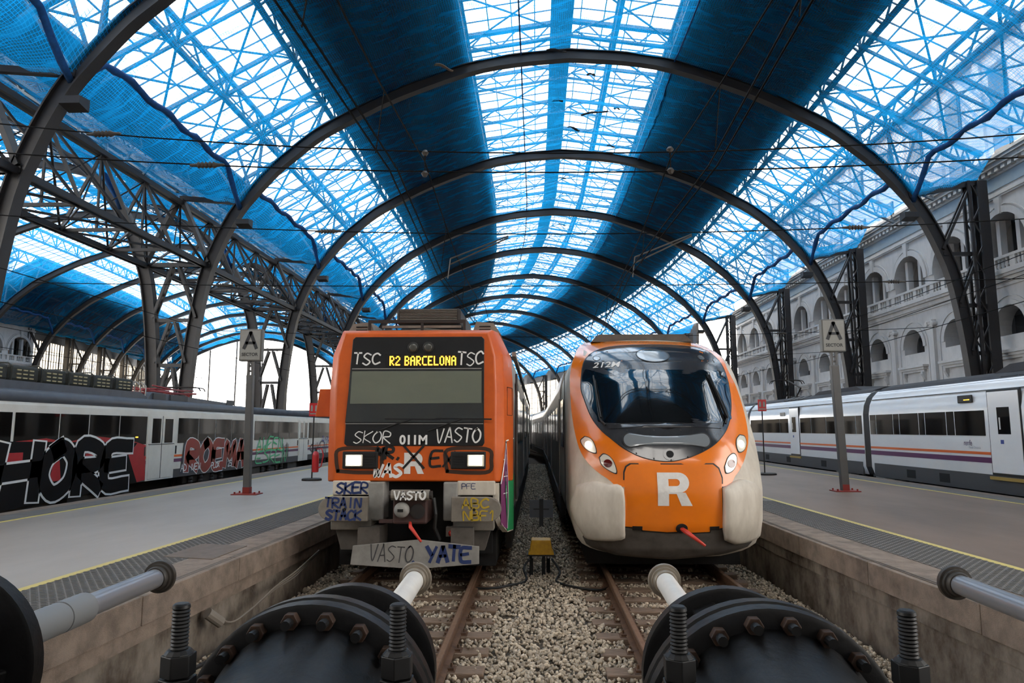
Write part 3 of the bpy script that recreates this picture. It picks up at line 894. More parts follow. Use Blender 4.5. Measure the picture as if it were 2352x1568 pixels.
# ================================================================== station building along the right side
WHITE = mat('painted_stone', (188, 186, 184), .85, var=.6, vscale=1.2, rgb2=(150, 150, 152), bump=.12, bscale=25, stretch=(1, 1, .4))
FRIEZE = mat('painted_stone_bluish', (140, 154, 164), .85, var=.6, vscale=1.5, rgb2=(118, 134, 146))
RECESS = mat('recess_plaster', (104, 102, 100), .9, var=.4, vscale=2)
WINF = mat('dark_window_frame', (40, 42, 46), .5)
WING = mat('dark_window_glass', (20, 23, 28), .15, spec=.4)
CURT = mat('orange_curtain', (120, 82, 52), .8)
def arch_outline(hw, zb, zs, n=14):
    """opening outline in (y,z) about its axis: straight sides to zs then half round"""
    return [(-hw, zb), (hw, zb)] + [(hw*math.cos(math.pi*i/n), zs+hw*math.sin(math.pi*i/n)) for i in range(n+1)]
def wall_with_hole(g, X, c, y0, y1, z0, z1, out, depth):
    """flat wall in the plane x=X with one star-shaped opening, plus its reveal"""
    cy = c; cz = sum(p[1] for p in out)/len(out)
    n = len(out); outer = []
    for a, b in out:
        dy, dz = a, b-cz
        k = min([((y1-cy)/dy) if dy > 1e-6 else 1e9, ((y0-cy)/dy) if dy < -1e-6 else 1e9, ((z1-cz)/dz) if dz > 1e-6 else 1e9, ((z0-cz)/dz) if dz < -1e-6 else 1e9])
        outer.append((cy+dy*k, cz+dz*k))
    vs = [(X, cy+a, b) for a, b in out] + [(X, a, b) for a, b in outer] + [(X+depth, cy+a, b) for a, b in out]
    fs = []
    for i in range(n):
        j = (i+1) % n
        fs.append((i, j, n+j, n+i)); fs.append((i, 2*n+i, 2*n+j, j))
    g.add(vs, fs)
    # corners the fan skips
    for (ya, za) in ((y0, z0), (y0, z1), (y1, z0), (y1, z1)):
        best = sorted(range(n), key=lambda i: abs(outer[i][0]-ya)+abs(outer[i][1]-za))
        for i in range(n):
            j = (i+1) % n
            p, q = outer[i], outer[j]
            onsame = (abs(p[0]-q[0]) < 1e-6) or (abs(p[1]-q[1]) < 1e-6)
            if not onsame and (abs(p[0]-ya) < 1e-6 or abs(p[1]-za) < 1e-6) and (abs(q[0]-ya) < 1e-6 or abs(q[1]-za) < 1e-6):
                g.add([(X, *p), (X, *q), (X, ya, za)], [(0, 1, 2)])
    return g
def archivolt(g, X, c, r0, r1, zs, th, n=16):
    for i in range(n):
        a, b = math.pi*i/n, math.pi*(i+1)/n
        q = [(c+r0*math.cos(a), zs+r0*math.sin(a)), (c+r1*math.cos(a), zs+r1*math.sin(a)), (c+r1*math.cos(b), zs+r1*math.sin(b)), (c+r0*math.cos(b), zs+r0*math.sin(b))]
        g.add([(X-th, *p) for p in q]+[(X, *p) for p in q], [(0,1,2,3),(4,7,6,5),(0,4,5,1),(1,5,6,2),(2,6,7,3),(3,7,4,0)])
    return g
def facade(X, sg, y0, nb, name, label, pitch=BAY/3, ref=0):
    """bays of the station front in the plane x=X; sg=+1 faces left, -1 faces right"""
    root = thing(name, label, None, (X, y0, 0), kind='structure')
    class FB(MB):
        def build(s, nm, m, parent=None, **k):
            if sg < 0: s.v = [(2*X-a, b, c) for a, b, c in s.v]
            return MB.build(s, nm, m, parent, **k)
    c = y0; a, b = c-pitch/2, c+pitch/2
    T = []
    def part(nm, m, g, par=None, **k):
        o = g.build(nm, m, par or root, **k); T.append(o); return o
    g = FB(); wall_with_hole(g, X, c, a, b, 8.95, 12.6, arch_outline(1.5, 9.0, 10.0), .95)
    part('wall_panel', WHITE, g)
    g = FB(); wall_with_hole(g, X, c, a, b, 5.6, 8.3, arch_outline(.98, 6.2, 6.5), .7)
    part('wall_panel', WHITE, g)
    g = FB(); g.box((X, a, -.6), (X+.4, b, 5.6)); part('wall_panel', WHITE, g)
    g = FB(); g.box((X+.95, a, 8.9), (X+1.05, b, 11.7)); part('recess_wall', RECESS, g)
    g = FB(); g.box((X-.05, a, 12.6), (X+.4, b, 13.15)); part('frieze', FRIEZE, g)
    g = FB()
    for k, (d, z0, z1) in enumerate(((.12, 13.15, 13.3), (.42, 13.42, 13.6), (.55, 13.6, 13.72), (.62, 13.72, 13.85))): g.box((X-d, a, z0), (X+.4, b, z1))
    g.box((X-.05, a, 13.3), (X+.4, b, 13.42)); g.box((X-.1, a, 12.2), (X, b, 12.28)); g.box((X-.14, a, 12.28), (X, b, 12.36))
    part('cornice', WHITE, g)
    for k in range(9):
        g = FB(); yy = a+(k+.5)*pitch/9; g.box((X-.34, yy-.12, 13.24), (X-.0, yy+.12, 13.42)); part('dentil', WHITE, g)
    g = FB(); archivolt(g, X, c, 1.5, 1.78, 10.0, .09); archivolt(g, X, c, 1.86, 1.91, 10.0, .05); part('archivolt', WHITE, g)
    g = FB(); g.prism([(-.13, 11.45), (.13, 11.45), (.2, 12.2), (-.2, 12.2)], lambda p, q: (X-.16, c+p, q), lambda p, q: (X+.05, c+p, q)); part('keystone', WHITE, g)
    for s_ in (-1, 1):
        g = FB(); g.box((X+.22, c+s_*.62-.12, 9.0), (X+.5, c+s_*.62+.12, 11.32)); part('mullion_pier', WHITE, g)
    g = FB(); g.box((X+.82, c-.62, 9.0), (X+.95, c+.62, 11.4)); w = part('window', WINF, g)
    for s_ in (-1, 1):
        g = FB(); g.box((X+.8, c+s_*.3-.25, 9.1), (X+.83, c+s_*.3+.25, 11.2)); part('pane', WING, g, w)
    g = FB(); g.box((X+.79, c-.5, 9.2), (X+.8, c-.3, 11.0)); part('curtain', CURT, g, w)
    # balustrade
    g = FB(); g.box((X-.14, a, 9.5), (X+.12, b, 9.62)); g.box((X-.14, a, 8.95), (X+.14, b, 9.06)); part('balustrade_rail', WHITE, g)
    for s_ in (-.62, .62, -1.6, 1.6):
        g = FB(); g.box((X-.12, c+s_-.15, 9.06), (X+.1, c+s_+.15, 9.5)); part('balustrade_post', WHITE, g)
    for k in range(4):
        g = FB(); g.lathe([(9.05, .07), (9.1, .05), (9.2, .085), (9.32, .055), (9.44, .05), (9.5, .07)], (X-.01, c-.375+k*.25, 0), (0, 0, 1), 8); part('baluster', WHITE, g)
    for s_ in (-1, 1):
        for k in range(3):
            g = FB(); g.lathe([(9.05, .07), (9.1, .05), (9.2, .085), (9.32, .055), (9.44, .05), (9.5, .07)], (X-.01, c+s_*(.88+k*.24), 0), (0, 0, 1), 8); part('baluster', WHITE, g)
    # string course
    g = FB()
    for d, z0, z1 in ((.34, 8.78, 8.95), (.26, 8.66, 8.78), (.14, 8.45, 8.66), (.06, 8.3, 8.45)): g.box((X-d, a, z0), (X+.2, b, z1))
    part('string_course', WHITE, g)
    # lower storey
    g = FB(); archivolt(g, X, c, .98, 1.2, 6.5, .07); archivolt(g, X, c, 1.36, 1.41, 6.5, .04)
    for s_ in (-1, 1): g.box((X-.04, c+s_*1.385-.03, 4.0), (X, c+s_*1.385+.03, 6.5))
    part('archivolt', WHITE, g)
    g = FB(); out = arch_outline(.95, 6.22, 6.5); g.prism(out, lambda p, q: (X+.66, c+p, q), lambda p, q: (X+.7, c+p, q)); w = part('window', WINF, g)
    for s_ in (-1, 1):
        g = FB(); g.box((X+.63, c+s_*.36-.3, 6.28), (X+.66, c+s_*.36+.3, 7.1)); part('pane', WING, g, w)
    g = FB(); g.box((X+.62, c-.62, 6.28), (X+.635, c-.36, 7.05)); part('curtain', CURT, g, w)
    for d0, d1, z0, z1 in ((.0, .0, 0, 0),): pass
    g = FB(); g.box((X-.16, b-.22, 4.0), (X, b+.22, 7.5)); part('pilaster', WHITE, g)
    g = FB(); g.box((X-.24, b-.28, 7.62), (X, b+.28, 7.72)); g.box((X-.2, b-.24, 7.5), (X, b+.24, 7.62)); part('capital', WHITE, g)
    for s_ in (-1, 1):
        g = FB(); g.lathe([(X-.26, .05), (X-.24, .13), (X-.1, .13), (X, .12)], (0, b+s_*.27, 7.52), (1, 0, 0), 12); part('volute', WHITE, g)
    g = FB(); g.box((X-.3, c-1.25, 5.42), (X, c+1.25, 5.54)); g.box((X-.22, c-1.15, 5.3), (X, c+1.15, 5.42)); g.box((X-.14, c-1.05, 5.18), (X, c+1.05, 5.3)); part('window_hood', WHITE, g)
    for s_ in (-1, 1):
        g = FB(); g.prism([(0, 5.18), (-.2, 5.18), (-.2, 5.05), (-.08, 4.8), (0, 4.72)], lambda p, q: (X+p, c+s_*.9-.09, q), lambda p, q: (X+p, c+s_*.9+.09, q)); part('hood_bracket', WHITE, g)
    g = FB(); g.box((X-.05, c-.78, 3.2), (X, c+.78, 4.95)); part('panel_surround', WHITE, g)
    # copies for the other bays
    for k in range(1, nb):
        mp = {}
        for o in T:
            par = mp.get(o.parent.name, root) if o.parent != root else root
            q = o.copy(); COL.objects.link(q); q.parent = par
            if par == root: q.location = V3(o.location)+V3((0, k*pitch, 0))
            mp[o.name] = q
    # upper storeys set back behind the cornice
    g = FB(); y1 = y0-pitch/2; y2 = y0+(nb-.5)*pitch
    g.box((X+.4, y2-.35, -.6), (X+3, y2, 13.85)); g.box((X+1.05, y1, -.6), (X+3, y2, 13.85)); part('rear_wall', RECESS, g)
    g = FB(); g.box((X+3.2, y1, 0), (X+14, y2, 21.5)); g.box((X+2.9, y1, 21.5), (X+14.2, y2, 22.1)); up = part('upper_storey', WHITE, g)
    k = 0; yy = y1+1.5
    while yy < y2-2:
        for z in (14.6, 18.2):
            g = FB(); g.box((X+3.1, yy, z), (X+3.22, yy+1.3, z+2.4)); w = part('window', WINF, g)
            g = FB(); g.box((X+3.07, yy+.1, z+.1), (X+3.11, yy+1.2, z+2.3)); part('pane', WING, g, w)
        g = FB(); g.box((X+3.05, yy+1.9, 13.9), (X+3.2, yy+2.4, 21.4)); part('pilaster', WHITE, g)
        yy += 3.83
    return root
facade(20.15, 1, 30-3.8333*5, 16, 'wall_right', 'white station building front with arched windows on the right')
facade(CL-18.6, -1, 30+3.8333*4, 7, 'wall_left', 'white station building front with arched windows at far left')

# glazed screens further down both sides ---------------------------------------------
MILK = pane_mat('screen_glass', (246, 240, 228), .9, milky=.4)
def screen(n, t, s0, s1, label, side):
    root = thing('window_%d' % n, label, None, tuple(path((s0+s1)/2, t, 0)), kind='structure')
    A = path(s0, t); Bv = path(s1, t); D = (Bv-A); Z = Vector((0, 0, 1))
    at = lambda f, z: A+D*f+Z*z
    MB().bar(at(0, 13.0), at(1, 13.0), .3, 2.3).build('lintel_beam', STEEL, root)
    MB().bar(at(0, 4.1), at(1, 4.1), .3, .9).build('sill_beam', STEEL2, root)
    MB().bar(at(0, 1.6), at(1, 1.6), .3, 4.2).build('base_wall', STEEL2, root)
    for k in range(5):
        MB().bar(at(k/4, 4.4), at(k/4, 12), .16, .14).build('post', STEEL, root)
    for k in range(16):
        if k % 4: MB().bar(at(k/16, 4.5), at(k/16, 11.9), .09, .08).build('mullion', STEEL, root)
    for k in range(1, 7):
        MB().bar(at(0, 4.5+k*7.4/7), at(1, 4.5+k*7.4/7), .07, .06).build('transom', STEEL, root)
    pp = None
    for i in range(16):
        for j in range(7):
            z0 = 4.5+j*7.4/7; z1 = z0+7.4/7
            if pp is None:
                g = MB(); e = at(0, 0); q = [at(0, z0), at(1/16, z0), at(1/16, z1), at(0, z1)]
                nv = Vector((D.y, -D.x, 0)).normalized()*.006
                g.add([p-nv for p in q]+[p+nv for p in q], [(0,1,2,3),(4,7,6,5),(0,4,5,1),(1,5,6,2),(2,6,7,3),(3,7,4,0)])
                pp = g.build('pane', MILK, root)
            else: inst(pp, 'pane', root, tuple(D*(i/16)+Z*(j*7.4/7)))
n = 1
for k in range(9):
    s0 = 76+BAY*k-.0; screen(n, CT+18.6, s0, s0+BAY, 'tall glazed screen wall of the main shed, %s past the white building' % ORD[k].replace('nearest', 'first'), 1); n += 1
for k in range(6):
    s0 = 76+BAY*k; screen(n, CL-18.6, s0, s0+BAY, 'tall glazed screen wall of the neighbouring shed, %s past the building' % ORD[k].replace('nearest', 'first'), -1); n += 1
# far ends: open arched gables with thin posts and a low beam
def gable(s, ct, name, label):
    root = thing(name, label, None, tuple(path(s, ct, 0)), kind='structure')
    P = lambda u, z: path(s, ct+u, z)
    MB().bar(P(-17.5, 5.2), P(17.5, 5.2), .4, 1.2).build('cross_beam', STEEL2, root)
    for u in (-13.5, -9, -4.5, 0, 4.5, 9, 13.5):
        MB().bar(P(u, 0), P(u, soff(u)), .2 if u % 9 else .12, .2).build('post', STEEL, root)
    for z in (8.2, 11.5): MB().bar(P(-15, z), P(15, z), .06, .06).build('transom', STEEL, root)
    # dark curtain of roof edge
    half = dense(PROF[:11], 2); g = MB()
    for sg in (-1, 1):
        for i in range(len(half)-1):
            (a, b), (c, d) = half[i], half[i+1]
            g.add([P(sg*a, b+.5), P(sg*c, d+.5), P(sg*c, rz(c)), P(sg*a, rz(a))], [(0,1,2,3)])
    g.build('gable_sheet', SHEET, root, solid=.05)
gable(ARCH[13], CL, 'wall_far_left', 'open arched end of the neighbouring shed with bright sky beyond')
gable(ARCH[14], CT, 'wall_far', 'open arched end of the main shed')
# head house behind the camera
g = MB(); g.box((-55, -9, -.6), (22, -8, 16)); struct(g.build('wall_back', WHITE), 'pale wall of the concourse behind the camera')
g = MB(); g.box((-55, -8, -.62), (22, -1.5, .6)); struct(g.build('floor', DECK_L), 'concourse floor behind the buffer stops')
# outlines on the rounded cab front, metres: (across from the track axis, up from the rail head)
CAB = {
 'orange': [(-1.067, 3.836), (-1.178, 3.753), (-1.329, 3.431), (-1.4, 3.159), (-1.415, 2.876), (-1.411, 2.527), (-1.385, 2.222), (-1.329, 1.932), (-1.234, 1.735), (-1.061, 1.558), (-0.887, 1.451), (-0.71, 1.36), (0.728, 1.364), (0.932, 1.487), (1.087, 1.641), (1.232, 1.866), (1.335, 2.124), (1.384, 2.524), (1.362, 2.894), (1.284, 3.228), (1.268, 3.552), (1.149, 3.77), (0.884, 3.813), (0.038, 3.841), (-0.875, 3.853)],
 'mask': [(-1.193, 3.229), (-1.143, 3.375), (-1.002, 3.534), (-0.754, 3.663), (-0.383, 3.717), (0.119, 3.733), (0.606, 3.719), (0.982, 3.673), (1.094, 3.551), (1.159, 3.368), (1.201, 3.192), (1.2, 2.967), (1.171, 2.725), (1.112, 2.517), (1.015, 2.318), (0.888, 2.15), (0.694, 1.988), (0.483, 1.875), (0.237, 1.786), (0.002, 1.741), (-0.225, 1.752), (-0.446, 1.807), (-0.663, 1.918), (-0.832, 2.056), (-0.98, 2.197), (-1.105, 2.393), (-1.192, 2.677), (-1.235, 2.893)],
 'screen': [(-1.155, 3.218), (-0.072, 3.173), (1.114, 3.178), (1.169, 3.02), (1.154, 2.751), (1.091, 2.517), (0.973, 2.317), (-0.017, 2.308), (-0.926, 2.306), (-1.033, 2.417), (-1.136, 2.623), (-1.205, 2.864), (-1.217, 3.058)],
 'toplens': [(-0.318, 3.45), (0.023, 3.629), (0.197, 3.422), (-0.082, 3.252)],
 'spots': [(-0.943, 3.42), (0.831, 3.428), (-0.883, 3.414), (-0.015, 1.835), (0.04, 1.835)],
 'lowoval': [(-0.675, 2.045), (-0.55, 2.15), (0.529, 2.146), (0.628, 2.034), (0.503, 1.936), (-0.571, 1.942)],
 'band': [(-0.927, 2.293), (0.957, 2.305), (0.902, 2.209), (-0.889, 2.197)],
 'lamp_ul': [(-1.229, 2.088), (-1.161, 2.065), (-1.109, 1.995), (-1.082, 1.855), (-1.183, 1.876), (-1.259, 1.945), (-1.29, 2.028)],
 'lamp_ur': [(1.16, 2.113), (1.244, 2.089), (1.242, 1.983), (1.178, 1.89), (1.085, 1.869), (1.061, 1.962), (1.089, 2.055)],
 'lamp_ll': [(-1.029, 1.775), (-0.971, 1.827), (-0.894, 1.797), (-0.833, 1.712), (-0.805, 1.565), (-0.904, 1.597), (-1.001, 1.674)],
 'lamp_lr': [(0.809, 1.658), (0.879, 1.781), (0.969, 1.836), (1.017, 1.801), (1.005, 1.7), (0.932, 1.6), (0.825, 1.568)],
 'hatch': [(-0.684, 1.568), (-0.653, 1.647), (-0.589, 1.689), (-0.003, 1.688), (0.613, 1.69), (0.693, 1.627), (0.734, 1.492), (0.722, 1.158), (0.726, 0.774), (0.658, 0.769), (0.539, 0.768), (0.53, 0.721), (0.197, 0.708), (0.115, 0.759), (0.05, 0.724), (-0.097, 0.718), (-0.444, 0.741), (-0.456, 0.781), (-0.566, 0.785), (-0.699, 0.791), (-0.703, 1.154)],
 'Rl': [(-0.225, 1.573), (0.126, 1.578), (0.237, 1.53), (0.258, 1.452), (0.225, 1.375), (0.165, 1.331), (0.242, 1.276), (0.274, 1.097), (0.127, 1.101), (0.095, 1.276), (-0.044, 1.28), (-0.046, 1.108), (-0.199, 1.107)],
 'Rh': [(-0.062, 1.474), (0.062, 1.47), (0.093, 1.43), (0.056, 1.386), (-0.057, 1.381)],
 'cheekL': [(-1.38, 1.359), (-1.132, 1.43), (-0.912, 1.394), (-0.711, 1.345), (-0.698, 0.768), (-0.726, 0.588), (-1.179, 0.551), (-1.293, 0.624), (-1.475, 0.987)],
 'cheekR': [(0.739, 1.348), (1.009, 1.463), (1.229, 1.431), (1.353, 1.357), (1.389, 1.263), (1.384, 0.75), (1.314, 0.563), (0.771, 0.582)],
 'skirt': [(-1.155, 0.443), (-0.769, 0.352), (-0.066, 0.331), (0.408, 0.385), (0.778, 0.486)],
 'handle': [(0.115, 0.771), (0.354, 0.57)],
 'num': [(-1.056, 3.211), (-0.581, 3.217), (-1.034, 3.32)],
}
# ================================================================== right-hand train: rounded orange commuter unit
OR2 = mat('orange_gloss_paint', (238, 126, 20), .22, var=.35, vscale=2, rgb2=(206, 106, 26), coat=.5)
CREAM = mat('dirty_cream_paint', (214, 206, 192), .45, var=.55, vscale=3.5, rgb2=(160, 148, 132), bump=.04, bscale=30, stretch=(1, 1, .35))
SIDE2 = mat('streaked_body_side', (176, 168, 158), .3, .35, var=.7, vscale=2.0, rgb2=(112, 98, 88), stretch=(1, 2.5, .25))  # metallic grey; upright brown streaks painted in for reflections
MASK = mat('black_mask_gloss', (44, 46, 50), .16, coat=.6, var=.4, vscale=2, rgb2=(70, 72, 76))
GLS = mat('windscreen_glass', (14, 18, 22), .02, spec=1.0, coat=1.0)
GLS2 = mat('grey_glass', (120, 126, 130), .06, spec=1.0, coat=.8)
SEAL = mat('black_seal', (16, 16, 17), .5)
LAMPW = mat('headlamp_reflector', (232, 228, 214), .15, .2)
LAMPON = mat('lit_headlamp', (255, 248, 226), .3, emit=14.0)
REDL = mat('red_lens', (96, 26, 24), .1, coat=1)
SKIRT = mat('grey_skirt', (92, 86, 80), .7, var=.6, vscale=5, rgb2=(56, 52, 48))
WHT = mat('white_vinyl', (232, 230, 226), .45, var=.4, vscale=9, rgb2=(196, 190, 182))
REDP = mat('red_painted_handle', (206, 62, 48), .45)
BLK = mat('flat_black', (10, 10, 11), .8)  # plain black; also paints the dark of holes, slots and recesses
XR = 1.98
YP = [(.2,10.85),(.45,10.62),(.8,10.47),(1.3,10.42),(1.7,10.5),(2.0,10.62),(2.3,10.82),(3.0,11.35),(3.35,11.7),(3.55,12.1),(3.7,12.6),(3.9,13.2)]
def noseY(x, z):
    a = min(abs(x), 1.6)/1.45
    y0 = float(np.interp(z, [p[0] for p in YP], [p[1] for p in YP]))
    return y0+(.5+.12*max(0, min(1, (z-1.2)/1.5)))*a**2.6
def NS(off): return lambda x, z: (XR+x, noseY(x, z)-off, z)
def sm(pts, k=4):
    q = smooth2(list(pts)+[pts[0]], k); return q[:-1]
def resample(pts, n):
    P = [np.array(p) for p in pts]+[np.array(pts[0])]; d = [0]
    for i in range(len(P)-1): d.append(d[-1]+np.linalg.norm(P[i+1]-P[i]))
    out = []
    for k in range(n):
        t = d[-1]*k/n; i = max(j for j in range(len(d)-1) if d[j] <= t+1e-9)
        f = (t-d[i])/max(d[i+1]-d[i], 1e-9); out.append(tuple(P[i]+(P[i+1]-P[i])*f))
    return out
ctr = lambda pts: (sum(p[0] for p in pts)/len(pts), sum(p[1] for p in pts)/len(pts))
civ = thing('commuter_train', 'orange rounded-nose commuter train with a big white R, on the right-hand track', 'train', (XR, 11, 0), 'orange commuter trains')
W = [(.33,.75),(.4,1.15),(.5,1.35),(.8,1.44),(1.3,1.45),(1.9,1.45),(2.5,1.44),(3.2,1.40),(3.5,1.30),(3.7,1.18),(3.8,.98),(3.86,.6)]
outl = [(w, z) for z, w in W]+[(0, 3.87)]+[(-w, z) for z, w in W[::-1]]+[(0, .32)]
outl = resample(outl, 96)
g = MB()
g.star(outl, (0, 1.7), 16, NS(0))
n = len(outl); b = len(g.v)
for y in (13.4, 16.0):
    for x, z in outl: g.v.append((XR+x, y, z))
for j in range(n):
    k = (j+1) % n
    g.f.append((j, k, b+k, b+j)); g.f.append((b+j, b+k, b+n+k, b+n+j))
shell = g.build('nose_shell', CREAM, civ, smooth=True)
# lower skirt
g = MB(); sk = resample([(-1.2,.79),(1.2,.79),(1.3,.6),(1.22,.46),(.8,.36),(0,.28),(-.8,.33),(-1.22,.44),(-1.3,.6)], 48)
g.star(sk, (0, .5), 5, NS(.014), lambda x, z: (XR+x, noseY(x, z)+.5, z)); g.build('front_skirt', SKIRT, civ, smooth=True)
def layer(nm, key, off, m, par, k=4, thick=.03, rings=10, pts=None, c=None):
    p = pts or sm(CAB[key], k); c = c or ctr(p); g = MB()
    g.star(p, c, rings, NS(off), NS(off-thick)); return g.build(nm, m, par, autosmooth=True)
ora = layer('orange_surround', 'orange', .010, OR2, civ, rings=16, pts=resample(sm(CAB['orange'], 3), 110), c=(0, 2.5))
msk = layer('black_mask', 'mask', .022, MASK, civ, rings=14)
layer('mask_seal', 'mask', .016, SEAL, msk, pts=[((x-0)*1.012, 2.7+(z-2.7)*1.012) for x, z in sm(CAB['mask'])])
scr = layer('windscreen', 'screen', .030, GLS, civ, k=3, rings=12)
ell = lambda cx, cz, a, b, n=28: [(cx+a*math.cos(2*math.pi*i/n), cz+b*math.sin(2*math.pi*i/n)) for i in range(n)]
dl = layer('destination_lens', None, .03, SEAL, msk, pts=ell(.0, 3.46, .285, .15)); 
layer('destination_glass', None, .036, GLS2, dl, pts=ell(.0, 3.46, .268, .138))
for cx in (-.945, .83):
    a = layer('marker_lamp', None, .03, SEAL, msk, pts=ell(cx, 3.42, .062, .05)); layer('marker_glass', None, .034, GLS2, a, pts=ell(cx, 3.42, .052, .042))
rr = lambda x0, x1, z0, z1, r: [(x1-r+r*math.cos(a), z1-r+r*math.sin(a)) for a in np.linspace(0, math.pi/2, 6)]+[(x0+r+r*math.cos(a), z1-r+r*math.sin(a)) for a in np.linspace(math.pi/2, math.pi, 6)]+[(x0+r+r*math.cos(a), z0+r+r*math.sin(a)) for a in np.linspace(math.pi, 1.5*math.pi, 6)]+[(x1-r+r*math.cos(a), z0+r+r*math.sin(a)) for a in np.linspace(1.5*math.pi, 2*math.pi, 6)]
a = layer('lower_window_seal', None, .028, SEAL, msk, pts=rr(-.69, .64, 1.93, 2.155, .105)); layer('lower_window', None, .033, GLS2, a, pts=rr(-.668, .618, 1.945, 2.14, .095))
layer('wiper_panel', None, .034, MASK, msk, pts=[(-.9, 2.29), (0, 2.3), (.9, 2.3), (.86, 2.22), (0, 2.21), (-.86, 2.21)])
a = layer('coupling_ring', None, .03, MASK, msk, pts=ell(-.01, 1.835, .1, .085)); layer('coupling_hole', None, .036, BLK, a, pts=ell(-.01, 1.84, .055, .05))
bolts = [(-.75,1.98),(-.5,1.85),(-.25,1.775),(.0,1.755),(.25,1.8),(.5,1.9),(.72,2.03),(-.6,2.19),(-.2,2.19),(.2,2.19),(.6,2.195)]
for cx, cz in bolts: layer('mask_screw', None, .03, SEAL, msk, pts=ell(cx, cz, .011, .011, 8), rings=2)
for nm, lit in (('lamp_ul', True), ('lamp_ur', True), ('lamp_ll', False), ('lamp_lr', False)):
    pts = sm(CAB[nm]); c = ctr(pts)
    big = [(c[0]+(x-c[0])*1.12, c[1]+(z-c[1])*1.12) for x, z in pts]
    a = layer('headlamp' if lit else 'tail_lamp', None, .018, SEAL, civ, pts=big, rings=4)
    layer('lamp_glass', None, .026, LAMPW, a, pts=pts, rings=5)
    q = layer('lamp_bulb', None, .034, LAMPON if lit else REDL, a, pts=ell(c[0], c[1]-.01, .045 if lit else .062, .05 if lit else .06, 18), rings=4)
h = layer('coupler_hatch', 'hatch', .03, OR2, civ, k=1, thick=.06, rings=10, c=(0, 1.25))
layer('hatch_gap', None, .022, SEAL, civ, pts=[(x*1.028, 1.22+(z-1.22)*1.035) for x, z in CAB['hatch']], c=(0, 1.25))
# white R
def polyfill(g, outer, hole, fn, fine=.06):
    import mathutils.geometry as mg
    loops = [[Vector((x, z, 0)) for x, z in outer]]+([[Vector((x, z, 0)) for x, z in hole]] if hole else [])
    flat = [v for l in loops for v in l]; tri = [[flat[i] for i in t] for t in mg.tessellate_polygon(loops)]
    while tri:                                    # split until small, so the fill follows the curved panel
        a, b, c = tri.pop(); e = [(b-a).length, (c-b).length, (a-c).length]; k = max(e)
        if k > fine:
            i = e.index(k)
            if i == 1: a, b, c = b, c, a
            elif i == 2: a, b, c = c, a, b
            m = (a+b)/2; tri += [[a, m, c], [m, b, c]]
        else: g.add([fn(a.x, a.y), fn(b.x, b.y), fn(c.x, c.y)], [(0, 1, 2)])
def big_R(g, x0, z0, w, h, fn):
    """heavy sans capital R drawn from straight bars and a round bowl"""
    U = lambda a, b: (x0+a*w, z0+b*h)
    arc = [(.62+.30*math.cos(t), .70+.30*math.sin(t)) for t in np.linspace(math.pi/2, -math.pi/2+.25, 12)]
    arci = [(.55+.10*math.cos(t), .70+.105*math.sin(t)) for t in np.linspace(math.pi/2, -math.pi/2, 9)]
    outer = [(0, 0), (0, 1), *arc, (.80, .40), (1.0, 0), (.68, 0), (.54, .36), (.32, .36), (.32, 0)]
    hole = [(.32, .805), *arci, (.32, .595)]
    polyfill(g, [U(*p) for p in outer], [U(*p) for p in hole], fn)
g = MB(); big_R(g, -.225, 1.10, .50, .475, NS(.036)); g.build('letter_r', WHT, h)
# number 212M
g = MB(); put_text(g, '212M', -1.03, 3.235, .46, .10, lambda x, z, o: NS(.03)(x, z), bold=.012, shear=.3); g.build('fleet_number', WHT, msk)
# buffers cheeks: moulded white corner pieces standing proud
for key, nm in (('cheekL', 1), ('cheekR', -1)):
    pts = resample(sm(CAB[key], 3), 48); c = ctr(pts); g = MB()
    def fn(x, z, c=c):
        return (XR+x, noseY(x, z)-.19*(.75+.25*0), z)
    vs = []; lv = [(1.0, -.03), (1.0, .05), (.985, .1), (.95, .13), (.88, .15), (.7, .16), (.4, .165), (.15, .165)]
    for k, off in lv:
        for x, z in pts:
            xx = c[0]+(x-c[0])*k; zz_ = c[1]+(z-c[1])*k
            g.v.append((XR+xx, noseY(xx, zz_)-off*(1-.35*max(0, min(1, (zz_-1.0)/.4))), zz_))
    m_ = len(pts)
    for i in range(len(lv)-1):
        for j in range(m_): g.f.append((i*m_+j, i*m_+(j+1) % m_, (i+1)*m_+(j+1) % m_, (i+1)*m_+j))
    g.f.append(tuple((len(lv)-1)*m_+j for j in range(m_)))
    g.build('corner_bumper', CREAM, civ, smooth=True)
g = MB(); g.tube([(XR+.1, 10.5, .78), (XR+.16, 10.3, .74), (XR+.37, 10.12, .585)], [.03, .035, .018], 10); g.build('coupler_handle', REDP, civ, smooth=True)
g = MB(); g.star(ell(.115, .775, .085, .07), (.115, .775), 3, NS(.045), NS(.0)); g.build('handle_recess', BLK, civ)
for x in (-.52, .6):
    g = MB(); g.star([(x-.07, .745), (x+.07, .745), (x+.07, .80), (x-.07, .80)], (x, .77), 2, NS(.04), NS(0)); g.build('jack_slot', BLK, civ)
# wipers
for sx, pts in ((-1, [(-.92, 2.27), (-1.0, 2.42), (-1.02, 3.0)]), (1, [(.93, 2.29), (1.0, 2.5), (.82, 3.1)])):
    g = MB(); g.tube([NS(.07)(*p) for p in smooth2(pts, 4)], .016, 6); w = g.build('wiper', SEAL, civ)
    g = MB(); q = NS(.085)
    g.bar(q(pts[1][0]-.02*sx, 2.38), q(pts[2][0]+.02*sx, 3.08), .02, .05); g.build('wiper_blade', SEAL, w)
# roof fairing
g = MB(); g.prism([(-.95, 3.84), (-.8, 3.98), (.8, 3.98), (.95, 3.84)], lambda x, z: (XR+x, 13.1, z), lambda x, z: (XR+x, 33, z)); g.build('roof_fairing', SKIRT, civ)
